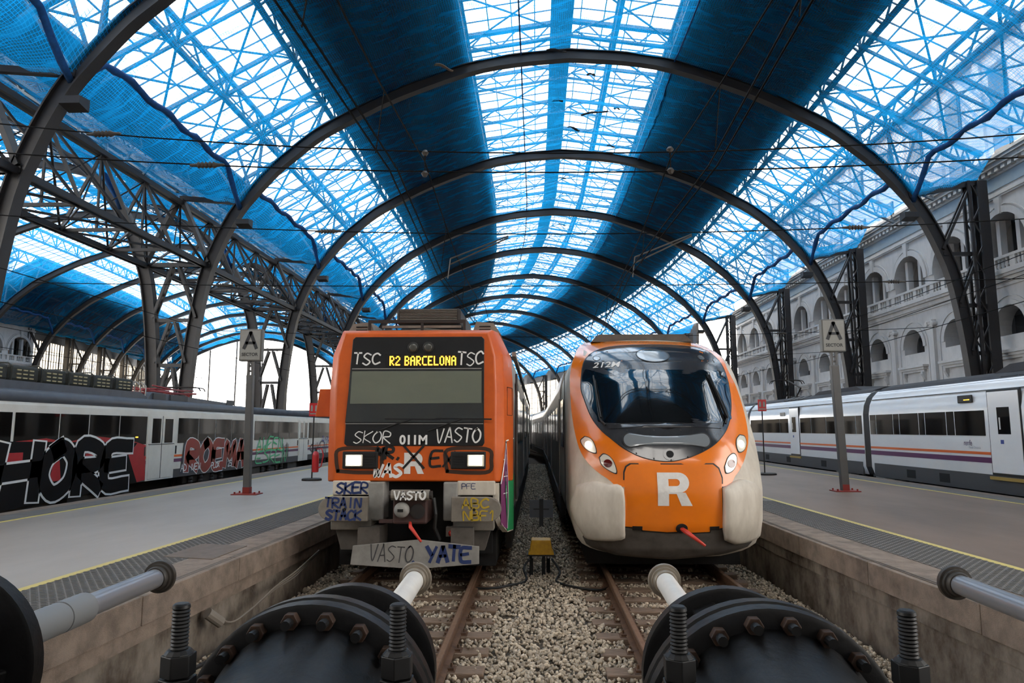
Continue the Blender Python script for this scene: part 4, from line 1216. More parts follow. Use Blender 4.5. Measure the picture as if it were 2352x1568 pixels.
# cars behind the nose
def car_section(hw, zb, zt):
    return [(-hw*.93, zb), (-hw, zb+.35), (-hw, zt-.75), (-hw*.94, zt-.38), (-hw*.72, zt-.12), (0, zt), (hw*.72, zt-.12), (hw*.94, zt-.38), (hw, zt-.75), (hw, zb+.35), (hw*.93, zb)]
def car_frame(t, s0, s1):
    A, B_ = path(s0, t), path(s1, t); D = (B_-A); Ln = D.length; D.normalize(); X = Vector((D.y, -D.x, 0))
    return (lambda x, l, z: A+X*x+D*l+Vector((0, 0, z))), Ln
def car(root, nm, t, s0, s1, sec, m, front=True):
    C, Ln = car_frame(t, s0, s1); g = MB(); n = len(sec)
    for l in (0, Ln):
        for x, z in sec: g.v.append(tuple(C(x, l, z)))
    for j in range(n): k = (j+1) % n; g.f.append((j, k, n+k, n+j))
    g.f.append(tuple(range(n))); g.f.append(tuple(n+j for j in range(n)))
    o = g.build(nm, m, root, bevel=.03); return o, C, Ln
def side_panel(C, x, l0, l1, z0, z1, th, sg):
    g = MB(); q = [(l0, z0), (l1, z0), (l1, z1), (l0, z1)]
    g.add([C(x, l, z) for l, z in q]+[C(x+sg*th, l, z) for l, z in q], [(0,1,2,3),(4,7,6,5),(0,4,5,1),(1,5,6,2),(2,6,7,3),(3,7,4,0)])
    return g
WIN = mat('tinted_carriage_window', (18, 17, 17), .05, spec=.4, coat=.1)
for k, (a, b) in enumerate([(16.0, 33), (33.7, 51), (51.7, 69), (69.7, 87), (87.7, 105)]):
    sec = [(x, z) for x, z in car_section(1.45, .5, 3.87)]
    o, C, Ln = car(civ, 'car_body', XR, a, b, sec, SIDE2)
    for sg in (-1, 1):
        for j in range(5):
            l0 = 1.6+j*3.0
            if l0+2.2 < Ln: side_panel(C, sg*1.45, l0, l0+1.7, 1.9, 2.75, .012, sg).build('side_window', WIN, o)
        for l0 in (.3, 3.5+6, ):
            side_panel(C, sg*1.45, l0+1.0*0, l0+.9, .75, 2.9, .02, sg).build('side_door', SIDE2, o)
    side_panel(C, -1.36, 0, Ln, .3, .72, .1, -1).build('underframe', DKMET, o); side_panel(C, 1.36, 0, Ln, .3, .72, .1, 1).build('underframe', DKMET, o)
    if k: 
        g = MB(); g.bar(C(0, -.75, 2.2), C(0, .05, 2.2), 2.5, 2.9); g.build('gangway', BLACKR, o)
g = side_panel(lambda x, l, z: Vector((XR+x, 13.2+l, z)), -1.45, 0, .05, .6, 3.4, .01, -1); g.build('door_edge', SEAL, civ)
g = side_panel(lambda x, l, z: Vector((XR+x, 13.9+l, z)), -1.45, 0, 1.3, 1.85, 2.8, .012, -1); g.build('side_window', WIN, civ)
g = MB(); g.box((XR-1.2, 11.4, .1), (XR+1.2, 33, .5)); g.build('underframe', BLK, civ)
# ================================================================== left-hand train: flat-fronted orange unit covered in tags
XL = -1.83
OR1 = mat('orange_paint_worn', (210, 94, 24), .42, var=.5, vscale=3, rgb2=(178, 72, 16), coat=.1)
MSK1 = mat('black_front_panel', (24, 25, 27), .3, var=.4, vscale=4, rgb2=(40, 41, 43))
BLIND = mat('beige_window_blind', (158, 156, 138), .6, var=.3, vscale=1.5, rgb2=(126, 126, 114), stretch=(1, 1, 3))
GRY = mat('light_grey_steel', (150, 148, 144), .5, var=.5, vscale=5, rgb2=(104, 100, 96))
GRY2 = mat('brownish_buffer_steel', (132, 126, 116), .55, var=.6, vscale=4, rgb2=(92, 82, 74))
BRN = mat('brown_coupler', (70, 46, 42), .6, var=.5, vscale=9, rgb2=(40, 30, 30))
LED = mat('amber_led', (255, 176, 40), .5, emit=3.0)
LGLASS = pane_mat('cab_glass', (235, 238, 236), .93)
SPW = mat('white_spray', (232, 232, 230), .6); SPB = mat('navy_spray', (34, 52, 100), .6); SPK = mat('black_spray', (18, 16, 16), .7)
SPY = mat('ochre_spray', (178, 150, 40), .6); SPG = mat('grey_marker', (70, 70, 72), .6)
SPP = mat('purple_spray', (112, 50, 94), .5); SPT = mat('teal_spray', (26, 74, 76), .5); SPGR = mat('green_spray', (36, 140, 84), .5); SPSOOT = mat('black_overspray', (60, 36, 22), .6)
BODY1 = mat('grimy_body_side', (150, 146, 140), .35, .2, var=.8, vscale=1.6, rgb2=(96, 78, 66), stretch=(1, 2, .4))
tr1 = thing('commuter_train', 'flat-fronted orange commuter train with tagged front and amber display, on the left-hand track', 'train', (XL, 11, 0), 'orange commuter trains')
YF = 10.47
def F(y): return lambda x, z, o=0.0: (XL+x, y-o, z)
# orange cab: flat face, rounded corners, widening to the body
face = [(-1.21, 1.44), (-1.21, 2.0), (-1.21, 2.78), (-1.19, 3.31), (-1.10, 3.66), (1.10, 3.66), (1.19, 3.31), (1.21, 2.78), (1.21, 2.0), (1.21, 1.44)]
mid = [(-1.33, 1.42), (-1.34, 2.0), (-1.34, 2.78), (-1.31, 3.33), (-1.16, 3.72), (1.16, 3.72), (1.31, 3.33), (1.34, 2.78), (1.34, 2.0), (1.33, 1.42)]
bod = [(-1.45, 1.40), (-1.45, 2.0), (-1.45, 2.78), (-1.42, 3.34), (-1.22, 3.76), (1.22, 3.76), (1.42, 3.34), (1.45, 2.78), (1.45, 2.0), (1.45, 1.40)]
g = MB(); n = len(face)
for pts, y in ((face, YF), (mid, YF+.14), (bod, 11.15), (bod, 11.3)):
    for x, z in pts: g.v.append((XL+x, y, z))
g.f.append(tuple(range(n)))
for r_ in range(3):
    for j in range(n): g.f.append((r_*n+j, r_*n+(j+1) % n, (r_+1)*n+(j+1) % n, (r_+1)*n+j))
cab = g.build('cab_front', OR1, tr1, autosmooth=True, bevel=.02)
# black panel with sill line
mk = [(-.93, 3.60), (1.0, 3.60), (1.04, 3.56), (1.04, 2.29), (1.05, 2.0), (1.02, 1.955), (-1.02, 1.955), (-1.06, 1.99), (-1.0, 3.12), (-.97, 3.56)]
g = MB(); g.prism(mk, F(YF-.012), F(YF+.03)); msk1 = g.build('black_panel', MSK1, tr1, bevel=.008)
g = MB(); g.box((XL-.97, YF-.02, 3.105), (XL+1.0, YF-.005, 3.12)); g.box((XL-1.05, YF-.02, 2.28), (XL+1.03, YF-.005, 2.292)); g.build('panel_trim', GRY, msk1)
# cab window: dark frame, blind, glass
g = MB(); g.prism([(-.99, 3.095), (1.02, 3.095), (1.04, 2.30), (-1.05, 2.30)], F(YF-.016), F(YF-.0)); wn1 = g.build('cab_window', SEAL, tr1)
g = MB(); g.prism([(-.965, 3.075), (1.0, 3.075), (1.0, 2.595), (-.985, 2.585)], F(YF-.026), F(YF-.016)); g.build('blind', BLIND, wn1)
g = MB(); g.prism([(-.98, 3.085), (1.01, 3.085), (1.03, 2.31), (-1.04, 2.31)], F(YF-.034), F(YF-.031)); g.build('glass_pane', LGLASS, wn1)
# wipers
for a, b, c in (((-.55, 2.17), (-.3, 2.27), (-.02, 2.355)), ((.2, 2.17), (.55, 2.3), (.74, 2.36))):
    g = MB(); g.tube([F(YF-.05)(*p) for p in (a, b, c)], .011, 6); w = g.build('wiper', SEAL, tr1)
    g = MB(); g.bar(F(YF-.055)(c[0]-.42, c[1]), F(YF-.055)(c[0]+.42, c[1]-.008), .012, .022); g.build('wiper_blade', SEAL, w)
# upper lamps and destination display
for x in (-.04, .19):
    g = MB(); g.lathe([(0, .085), (.02, .085), (.025, .07)], F(YF-.012)(x, 3.435), (0, -1, 0), 24); a = g.build('top_lamp', SEAL, tr1)
    g = MB(); g.lathe([(.02, .068), (.032, .05), (.036, .02)], F(YF-.014)(x, 3.435), (0, -1, 0), 24); g.build('lamp_glass', mat('dim_lamp', (74, 74, 70), .2), a, smooth=True)
g = MB(); g.box((XL-.46, YF-.026, 3.14), (XL+.6, YF-.01, 3.335)); dsp = g.build('destination_display', BLK, tr1)
g = MB()
# dot-matrix capitals on a 5 x 7 grid
DOT = {'R': ['1110','1001','1001','1110','1100','1010','1001'], '2': ['0110','1001','0001','0010','0100','1000','1111'], 'B': ['1110','1001','1001','1110','1001','1001','1110'],
       'A': ['0110','1001','1001','1111','1001','1001','1001'], 'C': ['0111','1000','1000','1000','1000','1000','0111'], 'E': ['1111','1000','1000','1110','1000','1000','1111'],
       'L': ['1000','1000','1000','1000','1000','1000','1111'], 'O': ['0110','1001','1001','1001','1001','1001','0110'], 'N': ['1001','1101','1101','1011','1011','1001','1001']}
cx = -.395; dx = .0178; dzz = .0205
for ch in 'R2 BARCELONA':
    if ch == ' ': cx += .05; continue
    for i, row in enumerate(DOT[ch]):
        for j, c in enumerate(row):
            if c == '1': g.box((XL+cx+j*dx, YF-.031, 3.303-i*dzz-.019), (XL+cx+j*dx+dx*.95, YF-.027, 3.303-i*dzz))
    cx += .0888
o = g.build('led_text', LED, dsp); o['kind'] = 'stuff'
# lamp clusters
for x0, x1, l0, l1, lit in ((-1.07, -.54, -1.02, -.76, 1), (.55, 1.07, .80, 1.05, 1)):
    g = MB(); g.box((XL+x0, YF-.05, 1.62), (XL+x1, YF+.02, 1.875)); a = g.build('lamp_cluster', SEAL, tr1, bevel=.015)
    g = MB(); g.box((XL+l0, YF-.075, 1.655), (XL+l1, YF-.05, 1.83)); b = g.build('headlamp_bezel', LAMPW, a, bevel=.02)
    g = MB(); g.box((XL+l0+.025, YF-.083, 1.675), (XL+l1-.03, YF-.074, 1.81)); g.build('headlamp', LAMPON if x0 < 0 else mat('lit_headlamp_soft', (250, 244, 200), .3, emit=3.2), a, bevel=.01)
    q0 = x1-.2 if x0 < 0 else x0+.04
    for kk in range(4):
        g = MB(); g.box((XL+q0, YF-.058, 1.68+kk*.04), (XL+q0+.16, YF-.05, 1.70+kk*.04)); g.build('lens_rib', BLK, a)
# letters and numbers
g = MB(); put_text(g, '011M', -.225, 1.975, .42, .145, lambda x, z, o: F(YF-.018)(x, z), bold=.035); g.build('fleet_number', SPW, msk1)
g = MB(); big_R(g, -.15, 1.545, .30, .31, lambda x, z: F(YF-.004)(x, z)); g.build('letter_r', WHT, tr1)
def tagp(nm, m, txt, x0, z0, w, h, sw, y, par=tr1, **k):
    g = MB(); scrawl(g, txt, x0, z0, w, h, sw, F(y), **k); return g.build(nm, m, par, solid=.001)
tagp('graffiti_tag', SPW, 'TSC', -.95, 3.18, .40, .17, .022, YF-.02, msk1, seed=2, lean=.1)
tagp('graffiti_tag', SPW, 'TSC', .64, 3.17, .38, .19, .022, YF-.02, msk1, seed=5, lean=.1)
tagp('graffiti_tag', SPW, 'SKOR', -.92, 2.0, .55, .17, .016, YF-.02, msk1, seed=7, lean=.25)
tagp('graffiti_tag', SPW, 'VASTO', .32, 2.01, .66, .2, .022, YF-.02, msk1, seed=8, lean=.15)
tagp('graffiti_tag', SPW, 'WAS', -.62, 1.50, .42, .18, .04, YF-.006, tr1, seed=9, lean=.3)
tagp('graffiti_tag', SPK, 'MR.', -.58, 1.76, .4, .17, .04, YF-.006, tr1, seed=10, lean=.2)
tagp('graffiti_tag', SPK, 'EX', .24, 1.66, .34, .22, .035, YF-.006, tr1, seed=11, lean=.2)
tagp('graffiti_tag', SPK, 'X', -.16, 1.63, .30, .33, .035, YF-.010, tr1, seed=12)
for x0, x1 in ((-1.16, -.5), (.5, 1.12)):
    g = MB(); r = random.Random(4)
    rim = [(-.33, -.17), (0, -.19), (.33, -.17), (.36, 0), (.33, .16), (0, .19), (-.33, .16), (-.36, 0)]
    c0 = (x0+x1)/2
    g.ribbon(smooth2([(c0+a*.95, 1.745+b*.95) for a, b in rim]+[(c0+rim[0][0]*.95, 1.745+rim[0][1]*.95)], 4), .055, F(YF-.004)); g.build('overspray', SPSOOT, tr1)
# white lower corners
for x0, x1 in ((-1.21, -.65), (.65, 1.21)):
    g = MB(); g.box((XL+x0, YF-.02, 1.235), (XL+x1, YF+.4, 1.445)); o = g.build('lower_corner', CREAM, tr1, bevel=.015)
tagp('graffiti_tag', SPB, 'SKER', -1.15, 1.265, .46, .15, .03, YF-.024, tr1, seed=13, lean=.15)
tagp('graffiti_tag', SPB, 'PFE', .72, 1.33, .2, .08, .009, YF-.024, tr1, seed=14)
# recess, side cheeks
g = MB(); g.box((XL-1.15, YF+.3, .35), (XL+1.15, YF+.5, 1.46)); g.build('buffer_beam', BLK, tr1)
for x0, x1, in ((-.66, -.43), (.45, .66)):
    g = MB(); g.box((XL+x0, YF-.06, .87), (XL+x1, YF+.4, 1.43)); g.build('side_cheek', GRY, tr1, bevel=.02)
for x0, x1 in ((-1.2, -.6), (.6, 1.2)):
    g = MB(); g.box((XL+x0, YF-.1, .74), (XL+x1, YF+.35, .9)); g.build('bumper_bracket', GRY2, tr1, bevel=.015)
    g = MB(); m_ = (x0+x1)/2; g.prism([(m_-.25, .76), (m_+.25, .76), (m_+.16, .45), (m_-.16, .45)], F(YF-.02), F(YF+.3)); g.build('hanger', SKIRT, tr1)
# big flat buffers with one rounded end
for sg in (-1, 1):
    out = [(sg*.6, .895), (sg*.6, 1.24)]+[(sg*(1.12+.2*math.sin(a)), 1.0675+.1725*math.cos(a)) for a in np.linspace(0, math.pi, 12)]
    g = MB(); g.prism(out, F(YF-.34), F(YF-.24)); o = g.build('buffer_plate', GRY2, tr1, bevel=.012)
    g = MB(); g.lathe([(0, .022), (.012, .022)], F(YF-.335)(sg*.93, 1.065), (0, -1, 0), 12); g.build('buffer_hole', BLK, o)
    g = MB(); g.box((XL+sg*.9-.12, YF-.25, .95), (XL+sg*.9+.12, YF+.2, 1.19)); g.build('buffer_stem', DKMET, o)
tagp('graffiti_tag', SPB, 'TRAIN', -1.22, 1.09, .52, .13, .03, YF-.345, tr1, seed=15, lean=.1)
tagp('graffiti_tag', SPB, 'STACK', -1.2, .92, .5, .13, .034, YF-.345, tr1, seed=16, lean=.1)
tagp('graffiti_tag', SPY, 'ABC', .76, 1.08, .38, .13, .022, YF-.345, tr1, seed=17)
tagp('graffiti_tag', SPY, 'NBF1', .78, .92, .46, .13, .022, YF-.345, tr1, seed=18)
# coupler
g = MB(); g.box((XL-.22, 10.05, .87), (XL+.27, YF+.3, 1.22)); cp = g.build('coupler_head', BRN, tr1, bevel=.025)
g = MB(); g.tube([(XL-.23, 10.0, 1.28), (XL+.31, 10.0, 1.28)], .075, 14); g.build('coupler_hood', GRY2, cp, smooth=False)
for x in (-.26, .30):
    g = MB(); g.lathe([(0, .06), (.05, .06)], (XL+x, 10.0, 1.28), (1, 0, 0), 10); g.build('hood_end', DKMET, cp)
g = MB(); g.lathe([(0, .11), (.05, .11), (.09, .09), (.11, .03)], (XL-.085, 10.05, 1.07), (0, -1, 0), 24); g.build('coupler_cone', GRY, cp, smooth=True)
g = MB(); g.lathe([(0, .105), (.02, .105), (.021, .08)], (XL+.135, 10.05, 1.05), (0, -1, 0), 24); g.build('coupler_cup', DKMET, cp)
g = MB(); g.box((XL-.13, 9.93, 1.05), (XL-.05, 9.96, 1.09)); g.build('coupler_latch', BLK, cp)
g = MB(); g.tube([(XL+.34, 10.2, 1.22), (XL+.38, 10.15, 1.0), (XL+.36, 10.2, .8), (XL+.42, 10.3, .62)], .028, 7); g.build('air_hose', BLACKR, cp)
g = MB(); g.bar((XL-.42, 10.1, .905), (XL-.2, 10.1, .905), .05, .05); g.build('uncoupling_bar', BRN, cp)
tagp('graffiti_tag', SPW, 'VASTO', -.18, 1.225, .44, .11, .026, 9.924, tr1, seed=19)
g = MB(); g.tube([(XL+.04, 10.0, .9), (XL+.06, 9.92, .85), (XL+.225, 9.85, .66)], [.02, .028, .017], 10); g.build('coupler_handle', REDP, tr1, smooth=True)
# tail lamp box and cowcatcher plate
g = MB(); g.box((XL+.5, YF-.1, .655), (XL+.68, YF+.2, .79)); a = g.build('tail_lamp_box', GRY2, tr1)
g = MB(); g.lathe([(0, .05), (.03, .045), (.05, .02)], F(YF-.1)(.585, .705), (0, -1, 0), 14); g.build('red_lens', mat('lit_red_lens', (214, 44, 34), .2, coat=1), a, smooth=True)
dfl = [(-.82, .545), (.14, .635), (1.0, .545), (1.0, .30), (.1, .225), (-.85, .28)]
g = MB(); g.prism(dfl, F(YF-.27), F(YF-.235)); dp = g.build('deflector_plate', GRY, tr1, bevel=.008)
g = MB(); 
for x in (-.6, .75): g.box((XL+x-.15, YF-.24, .4), (XL+x+.15, YF+.35, .85))
for x in (-.6, .75):
    g = MB(); g.box((XL+x-.16, YF-.24, .4), (XL+x+.16, YF+.3, .8)); g.build('deflector_arm', SKIRT, tr1)
tagp('graffiti_tag', SPG, 'VASTO', -.58, .33, .62, .22, .016, YF-.275, tr1, seed=20, lean=.25)
tagp('graffiti_tag', SPB, 'YATE', .25, .34, .62, .2, .05, YF-.275, tr1, seed=21, lean=.05)
g = MB(); g.lathe([(0, .022), (.002, .022)], F(YF-.275)(.06, .325), (0, -1, 0), 10); g.build('paint_dot', SPB, tr1)
# roof gear above the cab
g = MB(); g.box((XL-.52, 11.5, 3.95), (XL+.56, 13.4, 4.22)); rf = g.build('air_conditioner', DKMET, tr1, bevel=.04)
for k in range(9):
    g = MB(); g.box((XL-.46, 11.48, 3.975+k*.026), (XL+.5, 11.5, 3.985+k*.026)); g.build('grille_slat', GRY2, rf)
g = MB(); g.bar((XL-.85, 11.0, 3.92), (XL+.68, 11.0, 3.92), .05, .05)
for x in (-.85, 0, .68): g.bar((XL+x, 11.0, 3.7), (XL+x, 11.0, 3.94), .04, .04)
g.build('roof_rail', DKMET, tr1)
for k in range(2):
    g = MB(); g.bar((XL-.7, 11.25, 3.80+.07*k), (XL+.6, 11.25, 3.80+.07*k), .04, .04); g.build('roof_pipe', GRY2, tr1)
for sg in (-1, 1):
    g = MB(); g.prism([(sg*.78, 3.7), (sg*.86, 3.93), (sg*1.14, 3.90), (sg*1.26, 3.72)], F(11.1), F(14)); a = g.build('roof_vent', GRY2, tr1)
    for k in range(2):
        g = MB(); g.box((XL+sg*1.0-.09, 11.085, 3.79+k*.05), (XL+sg*1.0+.09, 11.1, 3.805+k*.05)); g.build('vent_slot', BLK, a)
# orange mirror flap on the left
g = MB(); g.prism([(-1.62, 2.84), (-1.36, 2.84), (-1.36, 2.4), (-1.68, 2.4)], F(10.98), F(11.2)); g.build('mirror_housing', OR1, tr1, bevel=.01)
# hatch in the cab side
def sidept(l, z, o):                      # l metres behind the face along the tapering right side
    xs_ = np.interp(l, [0, .14, .68, 3], [1.21, 1.34, 1.45, 1.45]); return (XL+xs_+o, YF+l, z)
def sidepoly(nm, m, poly, o=.004, par=tr1):
    g = MB(); g.add([sidept(l, z, o) for l, z in poly], [tuple(range(len(poly)))]); return g.build(nm, m, par, solid=.002)
for q in ([(.3, 2.85), (.62, 2.85)], [(.3, 2.42), (.62, 2.42)], [(.3, 2.42), (.3, 2.85)], [(.62, 2.42), (.62, 2.85)]):
    g = MB(); g.bar(sidept(*q[0], .002), sidept(*q[1], .002), .008, .008); g.build('hatch_seam', SPK, tr1)
# car bodies
sec1 = [(-1.32, .62), (-1.45, .95), (-1.45, 2.78), (-1.42, 3.34), (-1.22, 3.74), (0, 3.86), (1.22, 3.74), (1.42, 3.34), (1.45, 2.78), (1.45, .95), (1.32, .62)]
for k, (a, b) in enumerate([(11.3, 34.5), (35.2, 58), (58.7, 81), (81.7, 104)]):
    o, C, Ln = car(tr1, 'car_body', XL, a, b, sec1, BODY1)
    for sg in (-1, 1):
        for l0 in (1.2, 8.0, 15.0):
            if k == 0 or True:
                side_panel(C, sg*1.45, l0, l0+1.3, .95, 3.05, .03, sg).build('side_door', GRY, o)
                side_panel(C, sg*1.48, l0+.15, l0+1.15, 1.95, 2.9, .01, sg).build('door_window', WIN, o)
        for j in range(5):
            l0 = 3.0+j*1.0 if j < 5 else 0
        for l0 in (3.0, 4.6, 6.2, 10.0, 11.6, 13.2, 17.0, 18.6, 20.2):
            side_panel(C, sg*1.45, l0, l0+1.3, 1.95, 2.85, .012, sg).build('side_window', WIN, o)
    side_panel(C, 1.3, .6, Ln-.4, .25, .7, .1, 1).build('underframe_box', DKMET, o); side_panel(C, -1.3, .6, Ln-.4, .25, .7, .1, -1).build('underframe_box', DKMET, o)
    g = MB(); g.bar(C(1.46, 0, 3.42), C(1.46, Ln, 3.42), .06, .07); g.build('rain_gutter', GRY2, o)
    if k:
        g = MB(); g.bar(C(0, -.75, 2.2), C(0, .05, 2.2), 2.4, 2.6); g.build('gangway', BLACKR, o)
g = MB(); g.box((XL-1.2, 10.9, .15), (XL+1.2, 34, .65)); g.build('underframe', BLK, tr1)
for l in (.86, 1.02):
    g = MB(); g.tube([sidept(l, 1.1, .05), sidept(l, 3.1, .05)], .018, 6); g.build('grab_rail', DKMET, tr1)
# lower side valance and painted corner
g = MB(); g.prism([(0.05, 1.41), (.85, 1.41), (.85, .62), (.35, .66), (.12, .78), (.05, .95)], lambda l, z: sidept(l, z, 0), lambda l, z: sidept(l, z, -.08)); g.build('corner_valance', CREAM, tr1)
sidepoly('graffiti_patch', SPT, [(.2, 2.02), (.84, 2.05), (.84, 1.2), (.2, 1.2)])
sidepoly('graffiti_patch', SPGR, [(.2, 1.35), (.84, 1.5), (.84, .64), (.3, .68)], .006)
sidepoly('graffiti_patch', SPP, [(.08, 1.4), (.2, 1.98), (.3, 1.6), (.36, 1.1), (.3, .72), (.08, .8)], .008)
g = MB()
for z in (1.75, 1.5, 1.25):
    g.ribbon([(.12, z), (.28, z)], .012, sidept, .011); g.ribbon([(.2, z-.07), (.2, z+.07)], .012, sidept, .011)
g.ribbon(smooth2([(.08, 1.4), (.2, 2.0), (.3, 1.6), (.36, 1.1), (.3, .72)], 4), .015, sidept, .011); g.ribbon([(.2, 2.03), (.84, 2.06)], .02, sidept, .011)
g.build('graffiti_outline', SPW, tr1)
# ================================================================== left background train: white carriages under graffiti
XC = -11.3                                     # plane of the near side
WPNT = mat('carriage_white', (222, 220, 212), .4, var=.35, vscale=2, rgb2=(188, 184, 174))
ROOFG = mat('carriage_roof_grey', (82, 87, 96), .5, .1, var=.5, vscale=3, rgb2=(58, 62, 70))
DGREY = mat('carriage_skirt_grey', (70, 70, 72), .6)
STO = mat('orange_stripe', (222, 104, 40), .5); STP = mat('purple_stripe', (92, 36, 84), .5)
RED = mat('red_spray', (176, 28, 34), .55, var=.4, vscale=3, rgb2=(132, 20, 26)); RED2 = mat('brownred_spray', (150, 52, 44), .55, var=.6, vscale=2, rgb2=(104, 66, 44))
BKS = mat('black_fill_spray', (26, 25, 26), .85, spec=.15); GRS = mat('light_green_spray', (86, 190, 130), .6)
PANTO = mat('red_pantograph', (150, 56, 58), .5)
HEADC = XC-1.45
lt = thing('passenger_train', 'white passenger train covered in large black, red and green graffiti, beyond the left platform', 'train', (HEADC, 20, 0))
SP = lambda l, z, o=0.0: (XC+o, l, z)          # point on the near side
def sp_box(l0, l1, z0, z1, o0, o1):
    g = MB(); g.box((XC+o0, l0, z0), (XC+o1, l1, z1)); return g
sc = [(0, .78), (0, 2.74), (-.08, 2.9), (-.3, 3.0), (-2.6, 3.0), (-2.82, 2.9), (-2.9, 2.74), (-2.9, .78)]
for k, (a, b) in enumerate([(4.0, 27.1), (27.5, 52)]):
    g = MB(); n = len(sc)
    for y in (a, b):
        for x, z in sc: g.v.append((XC+x, y, z))
    for j in range(n): g.f.append((j, (j+1) % n, n+(j+1) % n, n+j))
    g.f.append(tuple(range(n))); g.f.append(tuple(range(n, 2*n)))
    bd = g.build('car_body', WPNT, lt, bevel=.02)
    # grey rounded roof edge
    g = MB(); g.tube([(XC-.12, a, 2.92), (XC-.12, b, 2.92)], .15, 12); g.build('roof_edge', ROOFG, bd, smooth=True)
    g = MB(); g.box((XC-2.7, a, 2.95), (XC-.2, b, 3.1)); g.build('roof', ROOFG, bd, bevel=.05)
    sp_box(a, b, .72, .98, -.02, .012).build('skirt', DGREY, bd)
    sp_box(a+.1, b-.1, 1.36, 1.42, 0, .012).build('orange_stripe', STO, bd); sp_box(a+.1, b-.1, 1.2, 1.3, 0, .012).build('purple_stripe', STP, bd)
g = MB(); g.box((XC-2.6, 27.05, .9), (XC-.3, 27.55, 2.8)); g.build('gangway', BLACKR, lt)
# window ribbons, each pane on its own
for l0, l1, zt in ((4.5, 9.0, 2.57), (9.1, 14.7, 2.57), (14.8, 16.2, 2.57), (16.25, 17.3, 2.57), (17.35, 18.6, 2.57), (18.65, 19.95, 2.57),
                   (21.75, 23.05, 2.56), (23.1, 24.3, 2.56), (24.35, 25.6, 2.56), (25.65, 26.9, 2.55),
                   (27.75, 29.0, 2.54), (29.05, 30.3, 2.54), (30.35, 31.6, 2.54), (31.65, 32.85, 2.54), (34.45, 36, 2.54), (36.05, 38, 2.54), (38.05, 40, 2.54), (40.05, 42, 2.54)):
    sp_box(l0, l1, 1.78, zt, -.01, .014).build('carriage_window', WIN, lt)
def cdoor(l0, l1):
    d = sp_box(l0-.1, l1+.1, .72, 2.66, -.03, .02).build('doorway', WPNT, lt)
    m_ = (l0+l1)/2
    for a, b in ((l0, m_-.015), (m_+.015, l1)):
        lf = sp_box(a, b, .76, 2.6, .0, .034).build('door_leaf', WPNT, d, bevel=.012)
        sp_box(a+.11, b-.09, 1.8, 2.52, .02, .040).build('door_window', WIN, d)
    sp_box(m_-.015, m_+.015, .76, 2.6, .0, .03).build('door_seal', SEAL, d)
    sp_box(l0-.04, l1+.04, 1.755, 1.775, .0, .042).build('door_rail', SEAL, d)
    for s_ in (l0-.22, l1+.18): sp_box(s_, s_+.06, 1.45, 1.7, 0, .02).build('door_button', SEAL, d)
cdoor(20.1, 21.45); cdoor(33.05, 34.2)
g = sp_box(19.4, 19.52, 1.97, 2.0, .014, .017); g.build('window_display', LED, lt)
# roof gear: duct rail, resistor grids, pantograph
g = MB(); g.prism([(7, 3.1), (20.8, 3.1), (20.3, 3.3), (7, 3.3)], lambda l, z: (XC-.45, l, z), lambda l, z: (XC-.6, l, z)); g.build('roof_duct', ROOFG, lt)
g = MB(); g.prism([(20.6, 3.1), (26.6, 3.1), (26.6, 3.18), (20.9, 3.34)], lambda l, z: (XC-.42, l, z), lambda l, z: (XC-.62, l, z)); g.build('roof_fairing', ROOFG, lt)
for l0, l1 in ((20.9, 21.6), (21.9, 23.0), (26.0, 26.6)): 
    g = MB(); g.box((XC-.42, l0, 3.12), (XC-.38, l1, 3.3)); g.build('fairing_hatch', DGREY, lt)
GRID = mat('olive_resistor_grid', (52, 54, 50), .7, .1, var=.4, vscale=9); RIV = mat('grid_insulators', (170, 160, 120), .4)
g0 = g1 = None
for k in range(13):
    l0 = 7.4+k*.98
    if g0 is None:
        g = MB(); g.box((XC-1.5, l0, 3.3), (XC-.55, l0+.93, 3.66)); g0 = g.build('resistor_grid', GRID, lt, bevel=.06)
        g = MB()
        for i in range(3):
            for j in range(3): g.box((XC-.555, l0+.2+j*.2, 3.36+i*.09), (XC-.53, l0+.33+j*.2, 3.39+i*.09))
        g1 = g.build('insulator_rows', RIV, g0); g1['kind'] = 'stuff'
        g = MB(); g.tube([(XC-.52, l0, 3.28), (XC-.5, l0, 3.62), (XC-.62, l0, 3.7), (XC-1.5, l0, 3.7)], .018, 6); g2 = g.build('guard_hoop', GRID, g0)
    else:
        q = inst(g0, 'resistor_grid', lt, (0, k*.98, 0)); inst(g1, 'insulator_rows', q); inst(g2, 'guard_hoop', q)
for k in range(3):
    g = MB(); l0 = 20.15+k*.3; g.tube([(XC-.55, l0, 3.2), (XC-.55, l0, 3.5), (XC-.7, l0, 3.62), (XC-1.4, l0, 3.62)], .018, 6); g.build('guard_hoop', GRY, lt)
g = MB()
for x in (-1.0, -1.9):
    g.tube([(XC+x, 21.3, 3.42), (XC+x, 24.4, 3.42)], .035, 8); g.tube([(XC+x, 21.5, 3.48), (XC+x, 24.6, 3.56)], .025, 8); g.tube([(XC+x, 23.9, 3.5), (XC+x, 21.9, 3.6)], .025, 8)
g.tube([(XC-.8, 21.4, 3.45), (XC-2.1, 21.4, 3.45)], .03, 8); g.tube([(XC-.8, 24.4, 3.45), (XC-2.1, 24.4, 3.45)], .03, 8); g.tube([(XC-1.0, 22.0, 3.5), (XC-1.9, 24.0, 3.55)], .03, 8)
pg = g.build('pantograph', PANTO, lt, smooth=True)
for dy in (0, .35):
    g = MB(); g.tube(smooth2([(-.6, 0), (-.75, .12), (-1.45, .14), (-2.15, .12), (-2.3, 0)], 4) and [(XC+a, 24.3+dy, 3.55+b) for a, b in smooth2([(-.6, 0), (-.75, .12), (-1.45, .14), (-2.15, .12), (-2.3, 0)], 4)], .022, 6); g.build('collector_strip', DKMET, pg)
